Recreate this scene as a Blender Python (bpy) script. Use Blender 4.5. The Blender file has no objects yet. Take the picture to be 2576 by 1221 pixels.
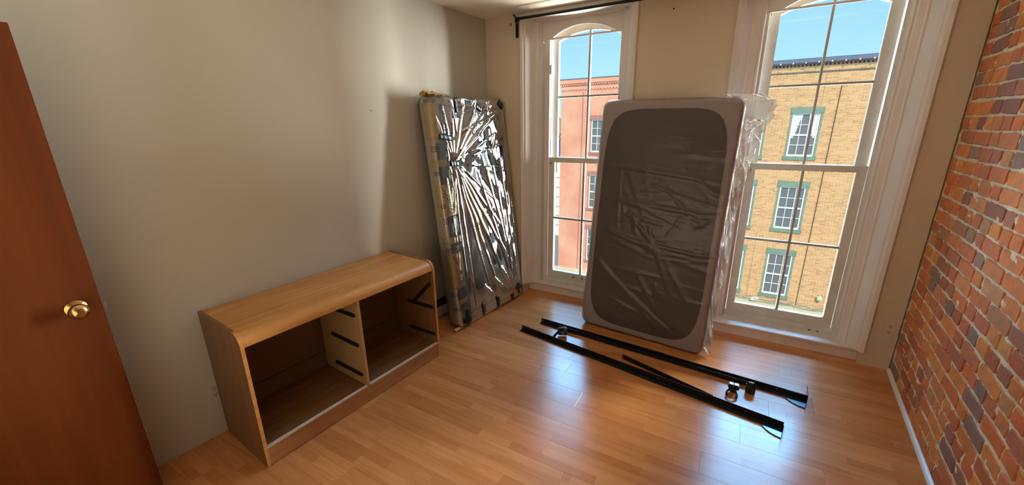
import bpy, bmesh, math, random
import numpy as np
from mathutils import Vector, Matrix
random.seed(7); rng = np.random.RandomState(7)
SC = bpy.context.scene
COL = SC.collection

# ------------------------------------------------------------------ camera
FPX, YAW, PITCH, ROLL, DL = 996.878, -0.51961, -0.28801, -0.0143, 0.08552
CAMZ = 1.60
ca, sa, cb, sb = math.cos(YAW), math.sin(YAW), math.cos(PITCH), math.sin(PITCH)
fw = Vector((sa * cb, ca * cb, sb)); rt = Vector((ca, -sa, 0)); up = rt.cross(fw)
rt2 = rt * math.cos(ROLL) + up * math.sin(ROLL); up2 = -rt * math.sin(ROLL) + up * math.cos(ROLL)
cam = bpy.data.cameras.new('camera'); camo = bpy.data.objects.new('camera', cam); COL.objects.link(camo)
cam.sensor_fit = 'HORIZONTAL'; cam.sensor_width = 36.0; cam.lens = 36.0 * FPX / 2576
cam.clip_start = 0.02; cam.clip_end = 500
M = Matrix.Identity(4)
for i in range(3):
    M[i][0] = rt2[i]; M[i][1] = up2[i]; M[i][2] = -fw[i]
M.translation = Vector((0, 0, CAMZ)); camo.matrix_world = M
SC.camera = camo

# ------------------------------------------------------------------ exposure and light
SC.view_settings.view_transform = 'Standard'; SC.view_settings.look = 'None'
SC.view_settings.gamma = 1.0; SC.view_settings.exposure = 0.0
SC.view_settings.use_curve_mapping = False
try:
    SC.cycles.max_bounces = 12; SC.cycles.diffuse_bounces = 6; SC.cycles.transparent_max_bounces = 24
    SC.cycles.glossy_bounces = 6; SC.cycles.transmission_bounces = 8
    SC.cycles.caustics_reflective = False; SC.cycles.caustics_refractive = False
    SC.cycles.sample_clamp_indirect = 6.0
except Exception: pass

def s2l(c):
    return tuple(((v / 255.0) / 12.92 if v / 255.0 <= .04045 else ((v / 255.0 + .055) / 1.055) ** 2.4) for v in c)
W = bpy.data.worlds.new('sky'); SC.world = W; W.use_nodes = True
nt = W.node_tree; nt.nodes.clear()
g = nt.nodes.new('ShaderNodeNewGeometry'); sp = nt.nodes.new('ShaderNodeSeparateXYZ')
mr = nt.nodes.new('ShaderNodeMapRange'); cr = nt.nodes.new('ShaderNodeValToRGB')
bg = nt.nodes.new('ShaderNodeBackground'); wo = nt.nodes.new('ShaderNodeOutputWorld')
tc = nt.nodes.new('ShaderNodeTexCoord')
nt.links.new(tc.outputs['Generated'], sp.inputs[0]); nt.links.new(sp.outputs['Z'], mr.inputs['Value'])
mr.inputs['From Min'].default_value = -0.05; mr.inputs['From Max'].default_value = 0.7
nt.links.new(mr.outputs[0], cr.inputs[0]); nt.links.new(cr.outputs[0], bg.inputs[0]); nt.links.new(bg.outputs[0], wo.inputs[0])
e = cr.color_ramp.elements
e[0].position = 0.0; e[0].color = (.62, .87, .98, 1); e[1].position = 1.0; e[1].color = (.13, .34, .80, 1)
m_ = e.new(.20); m_.color = (.46, .82, 1.0, 1); m_ = e.new(.42); m_.color = (.27, .62, 1.0, 1)
bg.inputs[1].default_value = 1.15

def lamp(name, kind, loc, target, energy, color, **kw):
    l = bpy.data.lights.new(name, kind); l.energy = energy; l.color = color
    for k, v in kw.items(): setattr(l, k, v)
    o = bpy.data.objects.new(name, l); COL.objects.link(o); o.location = loc
    o.rotation_euler = (Vector(target) - Vector(loc)).to_track_quat('-Z', 'Y').to_euler()
    return o
lamp('sun', 'SUN', (0, -20, 20), (-4.0, 0, 4.0), 3.9, (1.0, .93, .80), angle=0.01)
# added area light standing in for high sky, shining in through the windows
lamp('sky_fill_area', 'AREA', (0.5, 10.5, 9.5), (-.4, 3.2, 1.0), 7000, (.22, .56, 1.0), shape='RECTANGLE', size=15, size_y=7, spread=math.radians(120))
# added area light outside, right of the windows, to brighten the left wall
lamp('right_fill_area', 'AREA', (3.9, 7.2, 1.6), (-1.9, 2.5, 1.95), 3500, (.96, .95, .88), shape='RECTANGLE', size=3.8, size_y=4.2, spread=math.radians(120))
# added warm area light below the windows, standing in for street bounce
lamp('bounce_fill_area', 'AREA', (3.0, 8.5, -6.3), (-.4, 3.3, 1.4), 21000, (1.0, .91, .76), shape='RECTANGLE', size=19, size_y=8, spread=math.radians(110))
# added warm fill behind the camera, lifting the whole room; no fixture there
lamp('rear_fill_area', 'AREA', (-.95, -.46, 1.25), (-.55, 3.2, 2.75), 19, (1.0, .84, .60), shape='RECTANGLE', size=1.6, size_y=1.7)

# ------------------------------------------------------------------ helpers
nLv = Vector((math.cos(DL), -math.sin(DL), 0)); uxv = Vector((math.sin(DL), math.cos(DL), 0))
def S(L, u, z=0.0): return nLv * L + uxv * u + Vector((0, 0, z))
SROT = Matrix.Rotation(-DL, 4, 'Z')

class MB:
    """collects boxes, prisms and tubes into one mesh"""
    def __init__(s): s.v = []; s.f = []; s.m = []; s.mi = 0
    def add(s, vs, fs):
        n = len(s.v); s.v += [tuple(v) for v in vs]; s.f += [tuple(i + n for i in f) for f in fs]; s.m += [s.mi] * len(fs); return s
    def box(s, x0, x1, y0, y1, z0, z1):
        return s.add([(x0, y0, z0), (x1, y0, z0), (x1, y1, z0), (x0, y1, z0), (x0, y0, z1), (x1, y0, z1), (x1, y1, z1), (x0, y1, z1)],
                     [(0, 3, 2, 1), (4, 5, 6, 7), (0, 1, 5, 4), (1, 2, 6, 5), (2, 3, 7, 6), (3, 0, 4, 7)])
    def prism(s, pts, d0, d1, axis='z'):
        n = len(pts)
        def mk(p, d):
            return {'z': (p[0], p[1], d), 'y': (p[0], d, p[1]), 'x': (d, p[0], p[1])}[axis]
        vs = [mk(p, d0) for p in pts] + [mk(p, d1) for p in pts]
        fs = [tuple(range(n))[::-1], tuple(range(n, 2 * n))] + [(i, (i + 1) % n, n + (i + 1) % n, n + i) for i in range(n)]
        return s.add(vs, fs)
    def tube(s, pts, r, n=8, cap=True):
        pts = [Vector(p) for p in pts]; rings = []; prev = None
        for i, p in enumerate(pts):
            d = (pts[min(i + 1, len(pts) - 1)] - pts[max(i - 1, 0)]).normalized()
            a = d.orthogonal() if prev is None else (prev - d * prev.dot(d))
            a.normalize(); prev = a; b = d.cross(a)
            rr = r[i] if isinstance(r, (list, tuple)) else r
            rings.append([p + (a * math.cos(2 * math.pi * k / n) + b * math.sin(2 * math.pi * k / n)) * rr for k in range(n)])
        vs = [v for R_ in rings for v in R_]; fs = []
        for i in range(len(pts) - 1):
            for k in range(n):
                fs.append((i * n + k, i * n + (k + 1) % n, (i + 1) * n + (k + 1) % n, (i + 1) * n + k))
        if cap: fs += [tuple(range(n))[::-1], tuple((len(pts) - 1) * n + k for k in range(n))]
        return s.add(vs, fs)
    def lathe(s, prof, c=(0, 0, 0), axis='z', n=20):
        vs = []; fs = []
        for (r, h) in prof:
            for k in range(n):
                a = 2 * math.pi * k / n; p = (r * math.cos(a), r * math.sin(a), h)
                if axis == 'x': p = (p[2], p[0], p[1])
                if axis == 'y': p = (p[0], p[2], p[1])
                vs.append((p[0] + c[0], p[1] + c[1], p[2] + c[2]))
        for i in range(len(prof) - 1):
            for k in range(n): fs.append((i * n + k, i * n + (k + 1) % n, (i + 1) * n + (k + 1) % n, (i + 1) * n + k))
        fs += [tuple(range(n))[::-1], tuple((len(prof) - 1) * n + k for k in range(n))]
        return s.add(vs, fs)
    def mesh(s, name, mats, smooth=False, bevel=0):
        me = bpy.data.meshes.new(name); me.from_pydata(s.v, [], s.f)
        for m in (mats if isinstance(mats, (list, tuple)) else [mats]): me.materials.append(m)
        me.polygons.foreach_set('material_index', s.m)
        bm = bmesh.new(); bm.from_mesh(me)
        bmesh.ops.recalc_face_normals(bm, faces=bm.faces)
        if bevel: bmesh.ops.bevel(bm, geom=[e_ for e_ in bm.edges], offset=bevel, segments=2, affect='EDGES', clamp_overlap=True)
        bm.to_mesh(me); bm.free()
        if smooth:
            me.polygons.foreach_set('use_smooth', [True] * len(me.polygons))
        return me
    def build(s, name, mats, parent=None, smooth=False, bevel=0, mat=None):
        o = bpy.data.objects.new(name, s.mesh(name, mats, smooth, bevel)); COL.objects.link(o)
        if parent is not None: o.parent = parent
        if mat is not None: o.matrix_world = mat
        return o
def tag(o, label=None, cat=None, group=None, kind=None):
    if label: o['label'] = label
    if cat: o['category'] = cat
    if group: o['group'] = group
    if kind: o['kind'] = kind
    return o
def empty(name, mat=None, parent=None):
    o = bpy.data.objects.new(name, None); COL.objects.link(o); o.empty_display_size = .1
    if parent is not None: o.parent = parent
    if mat is not None: o.matrix_world = mat
    return o
def smooth_by_angle(o, deg=40):
    me = o.data; me.polygons.foreach_set('use_smooth', [True] * len(me.polygons))
    bm = bmesh.new(); bm.from_mesh(me)
    for e_ in bm.edges:
        if len(e_.link_faces) == 2 and e_.calc_face_angle(0) > math.radians(deg): e_.smooth = False
    bm.to_mesh(me); bm.free(); return o
def text_mesh(txt, size, mat, name='lettering', depth=.0004, sx=1.0, shear=0.0):
    c = bpy.data.curves.new('t', 'FONT'); c.body = txt; c.size = size; c.extrude = depth; c.shear = shear
    c.align_x = 'CENTER'; c.align_y = 'CENTER'
    to = bpy.data.objects.new('t', c); COL.objects.link(to)
    dg = bpy.context.evaluated_depsgraph_get(); me = bpy.data.meshes.new_from_object(to.evaluated_get(dg))
    bpy.data.objects.remove(to); bpy.data.curves.remove(c)
    me.name = name; me.materials.clear(); me.materials.append(mat)
    return me

# ------------------------------------------------------------------ materials
def mat(name, color, rough=.5, metal=0.0, bump=None, var=None, spec=.5, coat=0.0, coord='Object', rnd=None, sheen=0):
    """bump=(scale, strength, distance, stretch) var=(scale, colour2, amount, stretch) rnd = list of (pos,colour) by object"""
    m = bpy.data.materials.new(name); m.use_nodes = True; n = m.node_tree; p = n.nodes['Principled BSDF']
    p.inputs['Base Color'].default_value = (*color, 1); p.inputs['Roughness'].default_value = rough; p.inputs['Metallic'].default_value = metal
    p.inputs['Specular IOR Level'].default_value = spec
    p.inputs['Coat Weight'].default_value = coat
    if sheen: p.inputs['Sheen Weight'].default_value = sheen
    tcn = n.nodes.new('ShaderNodeTexCoord')
    src = None
    if rnd:
        if rnd[0] == 'island':
            gi = n.nodes.new('ShaderNodeNewGeometry'); ro = gi.outputs['Random Per Island']
        else:
            oi = n.nodes.new('ShaderNodeObjectInfo'); ro = oi.outputs['Random']
        rp = n.nodes.new('ShaderNodeValToRGB'); rp.color_ramp.interpolation = 'LINEAR'
        el = rp.color_ramp.elements; el[0].position = rnd[1][0][0]; el[0].color = (*rnd[1][0][1], 1)
        el[1].position = rnd[1][-1][0]; el[1].color = (*rnd[1][-1][1], 1)
        for q in rnd[1][1:-1]:
            t = el.new(q[0]); t.color = (*q[1], 1)
        n.links.new(ro, rp.inputs[0]); src = rp.outputs[0]
        n.links.new(src, p.inputs['Base Color'])
    if var:
        mp = n.nodes.new('ShaderNodeMapping'); mp.inputs['Scale'].default_value = var[3] if len(var) > 3 else (1, 1, 1)
        nz = n.nodes.new('ShaderNodeTexNoise'); nz.inputs['Scale'].default_value = var[0]; nz.inputs['Detail'].default_value = 6
        mx = n.nodes.new('ShaderNodeMix'); mx.data_type = 'RGBA'
        mrr = n.nodes.new('ShaderNodeMapRange'); mrr.inputs['From Min'].default_value = .35; mrr.inputs['From Max'].default_value = .68; mrr.inputs['To Max'].default_value = var[2]
        n.links.new(tcn.outputs[coord], mp.inputs[0]); n.links.new(mp.outputs[0], nz.inputs[0]); n.links.new(nz.outputs[0], mrr.inputs[0])
        n.links.new(mrr.outputs[0], mx.inputs[0])
        if src: n.links.new(src, mx.inputs[6])
        else: mx.inputs[6].default_value = (*color, 1)
        mx.inputs[7].default_value = (*var[1], 1); n.links.new(mx.outputs[2], p.inputs['Base Color'])
    if bump:
        mp = n.nodes.new('ShaderNodeMapping'); mp.inputs['Scale'].default_value = bump[3] if len(bump) > 3 else (1, 1, 1)
        nz = n.nodes.new('ShaderNodeTexNoise'); nz.inputs['Scale'].default_value = bump[0]; nz.inputs['Detail'].default_value = 5
        bp = n.nodes.new('ShaderNodeBump'); bp.inputs['Strength'].default_value = bump[1]; bp.inputs['Distance'].default_value = bump[2]
        n.links.new(tcn.outputs[coord], mp.inputs[0]); n.links.new(mp.outputs[0], nz.inputs[0]); n.links.new(nz.outputs[0], bp.inputs['Height'])
        n.links.new(bp.outputs[0], p.inputs['Normal'])
    return m

M_wall = mat('wall_paint', (.49, .47, .42), .75, bump=(60, .12, .004), var=(1.2, (.47, .445, .38), .6), coord='Generated')
M_wall2 = mat('front_wall_paint', (.66, .57, .44), .7, bump=(60, .12, .004))
M_ceil = mat('ceiling_paint', (.86, .80, .70), .9, bump=(160, .5, .006))
M_trim = mat('trim_paint', (.76, .71, .68), .42, bump=(25, .15, .003))
M_sash = mat('sash_paint', (.72, .71, .66), .45, bump=(40, .2, .002), var=(9, (.45, .42, .35), .35))
M_munt = mat('muntin_backlit_shade', (.30, .27, .24), .5)  # darker copy of the sash paint, backlit shade put into the colour
M_base = mat('white_shoe_paint', (.80, .82, .82), .35)
M_black = mat('black_steel', (.006, .006, .007), .5, spec=.25, bump=(80, .1, .001))
M_blackg = mat('black_glossy_steel', (.02, .022, .025), .12, metal=.6)
M_guss = mat('glossy_gusset_steel', (.06, .09, .10), .16, metal=1.0)
M_blackp = mat('black_plastic', (.008, .008, .009), .45)
M_brass = mat('brass', (.62, .42, .18), .22, metal=1.0, var=(30, (.35, .22, .09), .4))
M_steel = mat('dull_steel', (.45, .42, .36), .4, metal=1.0)
M_rust = mat('rust', (.10, .05, .02), .8)
M_slot = mat('dark_slot', (.01, .009, .008), .8)

def wood_mat(name, c1, c2, c3, axis, rough=.42, sc=1.0, coat=0.0, spec=.5, rnd=False):
    """grain runs along the axis given"""
    m = bpy.data.materials.new(name); m.use_nodes = True; n = m.node_tree; p = n.nodes['Principled BSDF']
    tcn = n.nodes.new('ShaderNodeTexCoord'); mp = n.nodes.new('ShaderNodeMapping')
    s = [14 * sc] * 3; s['xyz'.index(axis)] = 1.1 * sc; mp.inputs['Scale'].default_value = s
    if rnd:
        oi = n.nodes.new('ShaderNodeObjectInfo'); ml = n.nodes.new('ShaderNodeMath'); ml.operation = 'MULTIPLY'; ml.inputs[1].default_value = 37.0
        va = n.nodes.new('ShaderNodeVectorMath'); va.operation = 'ADD'
        n.links.new(oi.outputs['Random'], ml.inputs[0]); n.links.new(tcn.outputs['Object'], va.inputs[0]); n.links.new(ml.outputs[0], va.inputs[1])
        n.links.new(va.outputs[0], mp.inputs[0])
    else: n.links.new(tcn.outputs['Object'], mp.inputs[0])
    nz = n.nodes.new('ShaderNodeTexNoise'); nz.inputs['Scale'].default_value = 1.6; nz.inputs['Detail'].default_value = 8; nz.inputs['Roughness'].default_value = .62
    nz.inputs['Distortion'].default_value = .5
    rp = n.nodes.new('ShaderNodeValToRGB'); el = rp.color_ramp.elements
    el[0].position = .34; el[0].color = (*c1, 1); el[1].position = .66; el[1].color = (*c3, 1); t = el.new(.5); t.color = (*c2, 1)
    n.links.new(mp.outputs[0], nz.inputs[0]); n.links.new(nz.outputs[0], rp.inputs[0]); n.links.new(rp.outputs[0], p.inputs['Base Color'])
    bp = n.nodes.new('ShaderNodeBump'); bp.inputs['Strength'].default_value = .12; bp.inputs['Distance'].default_value = .002
    n.links.new(nz.outputs[0], bp.inputs['Height']); n.links.new(bp.outputs[0], p.inputs['Normal'])
    p.inputs['Roughness'].default_value = rough; p.inputs['Coat Weight'].default_value = coat; p.inputs['Specular IOR Level'].default_value = spec
    return m
M_door = wood_mat('stained_door_wood', (.095, .020, .002), (.120, .026, .003), (.145, .034, .004), 'z', .55, .35, spec=.22)
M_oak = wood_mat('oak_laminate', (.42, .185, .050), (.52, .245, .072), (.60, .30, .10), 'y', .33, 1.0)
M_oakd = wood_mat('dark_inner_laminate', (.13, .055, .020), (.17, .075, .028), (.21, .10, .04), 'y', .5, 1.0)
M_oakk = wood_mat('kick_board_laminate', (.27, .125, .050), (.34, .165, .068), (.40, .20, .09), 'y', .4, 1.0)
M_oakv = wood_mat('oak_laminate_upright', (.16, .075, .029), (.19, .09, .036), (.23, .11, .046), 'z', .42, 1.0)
M_chip = mat('bare_chipboard_edge', (.62, .52, .42), .8, bump=(200, .5, .002), var=(60, (.4, .3, .2), .5))
M_hard = mat('hardboard_back', (.13, .075, .030), .6, bump=(40, .1, .001))
M_inner = mat('inner_laminate', (.42, .26, .12), .5, var=(20, (.36, .21, .09), .5, (1, 1, .1)))

# plank laminate: three-strip print
M_plank = bpy.data.materials.new('laminate_plank'); M_plank.use_nodes = True
n = M_plank.node_tree; p = n.nodes['Principled BSDF']
tcn = n.nodes.new('ShaderNodeTexCoord'); oi = n.nodes.new('ShaderNodeObjectInfo')
ml = n.nodes.new('ShaderNodeMath'); ml.operation = 'MULTIPLY'; ml.inputs[1].default_value = 53.0
cb_ = n.nodes.new('ShaderNodeCombineXYZ'); n.links.new(oi.outputs['Random'], ml.inputs[0])
n.links.new(ml.outputs[0], cb_.inputs[0]); n.links.new(ml.outputs[0], cb_.inputs[2])
va = n.nodes.new('ShaderNodeVectorMath'); va.operation = 'ADD'; n.links.new(tcn.outputs['Object'], va.inputs[0]); n.links.new(cb_.outputs[0], va.inputs[1])
bt = n.nodes.new('ShaderNodeTexBrick'); bt.inputs['Scale'].default_value = 1; bt.inputs['Mortar Size'].default_value = 0.0
bt.inputs['Brick Width'].default_value = .46; bt.inputs['Row Height'].default_value = .0505; bt.offset = .37
bt.inputs['Color1'].default_value = (*s2l((196, 136, 84)), 1); bt.inputs['Color2'].default_value = (*s2l((178, 116, 66)), 1); bt.inputs['Bias'].default_value = 0
n.links.new(va.outputs[0], bt.inputs[0])
mp = n.nodes.new('ShaderNodeMapping'); mp.inputs['Scale'].default_value = (1.6, 26, 26); n.links.new(va.outputs[0], mp.inputs[0])
nz = n.nodes.new('ShaderNodeTexNoise'); nz.inputs['Scale'].default_value = 1.5; nz.inputs['Detail'].default_value = 7; nz.inputs['Distortion'].default_value = .8
n.links.new(mp.outputs[0], nz.inputs[0])
mrn = n.nodes.new('ShaderNodeMapRange'); mrn.inputs['From Min'].default_value = .45; mrn.inputs['From Max'].default_value = .75; mrn.inputs['To Max'].default_value = .55
n.links.new(nz.outputs[0], mrn.inputs[0])
mx = n.nodes.new('ShaderNodeMix'); mx.data_type = 'RGBA'; n.links.new(mrn.outputs[0], mx.inputs[0]); n.links.new(bt.outputs[0], mx.inputs[6]); mx.inputs[7].default_value = (*s2l((160, 94, 48)), 1)
hs = n.nodes.new('ShaderNodeHueSaturation'); mr2 = n.nodes.new('ShaderNodeMapRange'); mr2.inputs['To Min'].default_value = .92; mr2.inputs['To Max'].default_value = 1.08
n.links.new(oi.outputs['Random'], mr2.inputs[0]); n.links.new(mr2.outputs[0], hs.inputs['Value']); n.links.new(mx.outputs[2], hs.inputs['Color'])
n.links.new(hs.outputs[0], p.inputs['Base Color'])
p.inputs['Roughness'].default_value = .23; p.inputs['Specular IOR Level'].default_value = .55
bp = n.nodes.new('ShaderNodeBump'); bp.inputs['Strength'].default_value = .06; bp.inputs['Distance'].default_value = .002
n.links.new(nz.outputs[0], bp.inputs['Height']); n.links.new(bp.outputs[0], p.inputs['Normal'])

def film_mat(name, refl, rough, haze, hazecol, bscale, bstr, bdist, stretch=(1, 1, 1), gain=1.4):
    """clear crinkled polythene: transparent, glossy and a little milky"""
    m = bpy.data.materials.new(name); m.use_nodes = True; n = m.node_tree; n.nodes.clear()
    out = n.nodes.new('ShaderNodeOutputMaterial'); tr = n.nodes.new('ShaderNodeBsdfTransparent'); gl = n.nodes.new('ShaderNodeBsdfAnisotropic' if False else 'ShaderNodeBsdfGlossy')
    gl.inputs['Roughness'].default_value = rough; gl.inputs['Color'].default_value = (1, 1, 1, 1)
    df = n.nodes.new('ShaderNodeBsdfDiffuse'); df.inputs['Color'].default_value = (*hazecol, 1)
    tcn = n.nodes.new('ShaderNodeTexCoord'); mp = n.nodes.new('ShaderNodeMapping'); mp.inputs['Scale'].default_value = stretch
    nz = n.nodes.new('ShaderNodeTexNoise'); nz.inputs['Scale'].default_value = bscale; nz.inputs['Detail'].default_value = 4; nz.inputs['Distortion'].default_value = 1.2
    bp = n.nodes.new('ShaderNodeBump'); bp.inputs['Strength'].default_value = bstr; bp.inputs['Distance'].default_value = bdist
    n.links.new(tcn.outputs['Object'], mp.inputs[0]); n.links.new(mp.outputs[0], nz.inputs[0]); n.links.new(nz.outputs[0], bp.inputs['Height'])
    n.links.new(bp.outputs[0], gl.inputs['Normal']); n.links.new(bp.outputs[0], df.inputs['Normal'])
    lw = n.nodes.new('ShaderNodeFresnel'); lw.inputs['IOR'].default_value = 1.5; n.links.new(bp.outputs[0], lw.inputs['Normal'])
    mt = n.nodes.new('ShaderNodeMath'); mt.operation = 'MULTIPLY_ADD'; mt.inputs[1].default_value = gain; mt.inputs[2].default_value = refl; mt.use_clamp = True
    n.links.new(lw.outputs[0], mt.inputs[0])
    m1 = n.nodes.new('ShaderNodeMixShader'); m1.inputs[0].default_value = haze; n.links.new(tr.outputs[0], m1.inputs[1]); n.links.new(df.outputs[0], m1.inputs[2])
    m2 = n.nodes.new('ShaderNodeMixShader'); n.links.new(mt.outputs[0], m2.inputs[0]); n.links.new(m1.outputs[0], m2.inputs[1]); n.links.new(gl.outputs[0], m2.inputs[2])
    n.links.new(m2.outputs[0], out.inputs[0]); return m
M_film1 = film_mat('crinkled_clear_film', .38, .06, .03, (.8, .85, .9), 11, .22, .01, (1, 1, .5))
M_film1b = film_mat('smooth_clear_film', .03, .10, .05, (.8, .8, .75), 11, .25, .01, gain=1.0)
M_film2 = film_mat('thin_clear_film', 0.0, .26, .03, (.8, .76, .76), 12, .25, .01, gain=.75)
M_film3 = film_mat('bunched_clear_film', .22, .08, .26, (.80, .88, .96), 14, .4, .01)
M_glass = bpy.data.materials.new('window_glass'); M_glass.use_nodes = True; n = M_glass.node_tree; n.nodes.clear()
out = n.nodes.new('ShaderNodeOutputMaterial'); tr = n.nodes.new('ShaderNodeBsdfTransparent'); gl = n.nodes.new('ShaderNodeBsdfGlossy'); gl.inputs['Roughness'].default_value = .02
tr.inputs[0].default_value = (.97, .99, .98, 1)
fr = n.nodes.new('ShaderNodeFresnel'); fr.inputs[0].default_value = 1.45; ms = n.nodes.new('ShaderNodeMixShader')
n.links.new(fr.outputs[0], ms.inputs[0]); n.links.new(tr.outputs[0], ms.inputs[1]); n.links.new(gl.outputs[0], ms.inputs[2]); n.links.new(ms.outputs[0], out.inputs[0])

# ------------------------------------------------------------------ room shell
YW = 3.22; ZC = 2.478; LL = -2.345; LR = .772; UB = -.53
fl = MB().prism([tuple(S(LL - .1, -1.75))[:2], tuple(S(LR + .12, -1.75))[:2], (1.20, 3.55), (-2.25, 3.55)], -.06, -.009).build('floor', mat('underlay', (.12, .07, .04), .9))
tag(fl, kind='structure')
RH = .1510; y0 = 2.0290 + .151 * 9 - .0  # joint lines at 2.029 and 2.18
row = 0; y = 2.029 - RH * 24
while y < 3.42:
    ya, yb = y, y + RH
    def xl(yy, L): return (L + math.sin(DL) * yy) / math.cos(DL)
    xa = min(xl(ya, LL - .06), xl(yb, LL - .06)); xb = max(xl(ya, LR + .05), xl(yb, LR + .05))
    off = -1.017 if abs(ya - 2.029) < .02 else -1.017 + random.uniform(0, 1.2)
    x = off - 1.2 * 4
    while x < xb:
        a, b = max(x, xa), min(x + 1.2, xb)
        if b - a > .04:
            L_, H_ = b - a - .0003, RH - .0003; bv = .0006
            mb = MB()
            mb.add([(0, 0, -.008), (L_, 0, -.008), (L_, H_, -.008), (0, H_, -.008), (0, 0, -bv), (L_, 0, -bv), (L_, H_, -bv), (0, H_, -bv),
                    (bv, bv, 0), (L_ - bv, bv, 0), (L_ - bv, H_ - bv, 0), (bv, H_ - bv, 0)],
                   [(0, 3, 2, 1)] + [(i, (i + 1) % 4, 4 + (i + 1) % 4, 4 + i) for i in range(4)] + [(4 + i, 4 + (i + 1) % 4, 8 + (i + 1) % 4, 8 + i) for i in range(4)] + [(8, 9, 10, 11)])
            o = mb.build('plank', M_plank, fl); o.location = (a, ya, 0)
        x += 1.2
    y += RH

def sbox(name, L0, L1, u0, u1, z0, z1, m, kind='structure', **k):
    o = MB().box(L0, L1, u0, u1, z0, z1).build(name, m, mat=SROT, **k); return tag(o, kind=kind)
sbox('wall_left', LL - .12, LL, -1.9, 3.62, 0, ZC + .1, M_wall)
cl = MB().prism([tuple(S(LL - .1, -1.9))[:2], tuple(S(LR + .2, -1.9))[:2], (1.30, 3.6), (-2.3, 3.6)], ZC, ZC + .1).build('ceiling', M_ceil); tag(cl, kind='structure')
# back wall with the doorway the camera stands in front of, and a hall beyond
mb = MB(); mb.box(LL - .1, -2.17, UB - .1, UB, 0, ZC); mb.box(-1.36, LR + .1, UB - .1, UB, 0, ZC); mb.box(-2.17, -1.36, UB - .1, UB, 1.97, ZC)
tag(mb.build('wall_back', M_wall, mat=SROT), kind='structure')
sbox('wall_hall', LL - .1, LR + .1, -1.9, -1.8, 0, ZC, M_wall)

# front wall with two window openings
def wallx(yy, L): return (L + math.sin(DL) * yy) / math.cos(DL)
WIN = [dict(h0=-1.715, h1=-.785, i0=-1.600, i1=-.925, g0=-1.500, g1=-.930, mu=-1.215, s0=-1.557, s1=-.872, ap=3.345, b0=-1.575, b1=-.905),
       dict(h0=-.125, h1=.872, i0=.025, i1=.745, g0=.100, g1=.677, mu=.388, s0=.045, s1=.732, ap=3.268, b0=.030, b1=.742)]
mb = MB(); Y2 = 3.52
xlft = wallx(YW, LL) - .1; xr = wallx(YW, LR) + .25
for a, b in ((xlft, WIN[0]['h0']), (WIN[0]['h1'], WIN[1]['h0']), (WIN[1]['h1'], wallx(YW, LR - .012) - .006)): mb.box(a, b, YW, Y2, 0, ZC + .05)
for w in WIN: mb.box(w['h0'], w['h1'], YW, Y2, 2.45, ZC + .05)
mb.box(wallx(YW, LR - .012) - .008, xr + .1, YW + .03, Y2 + .3, 0, ZC + .05)
tag(mb.build('wall_front', M_wall2), kind='structure')

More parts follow.
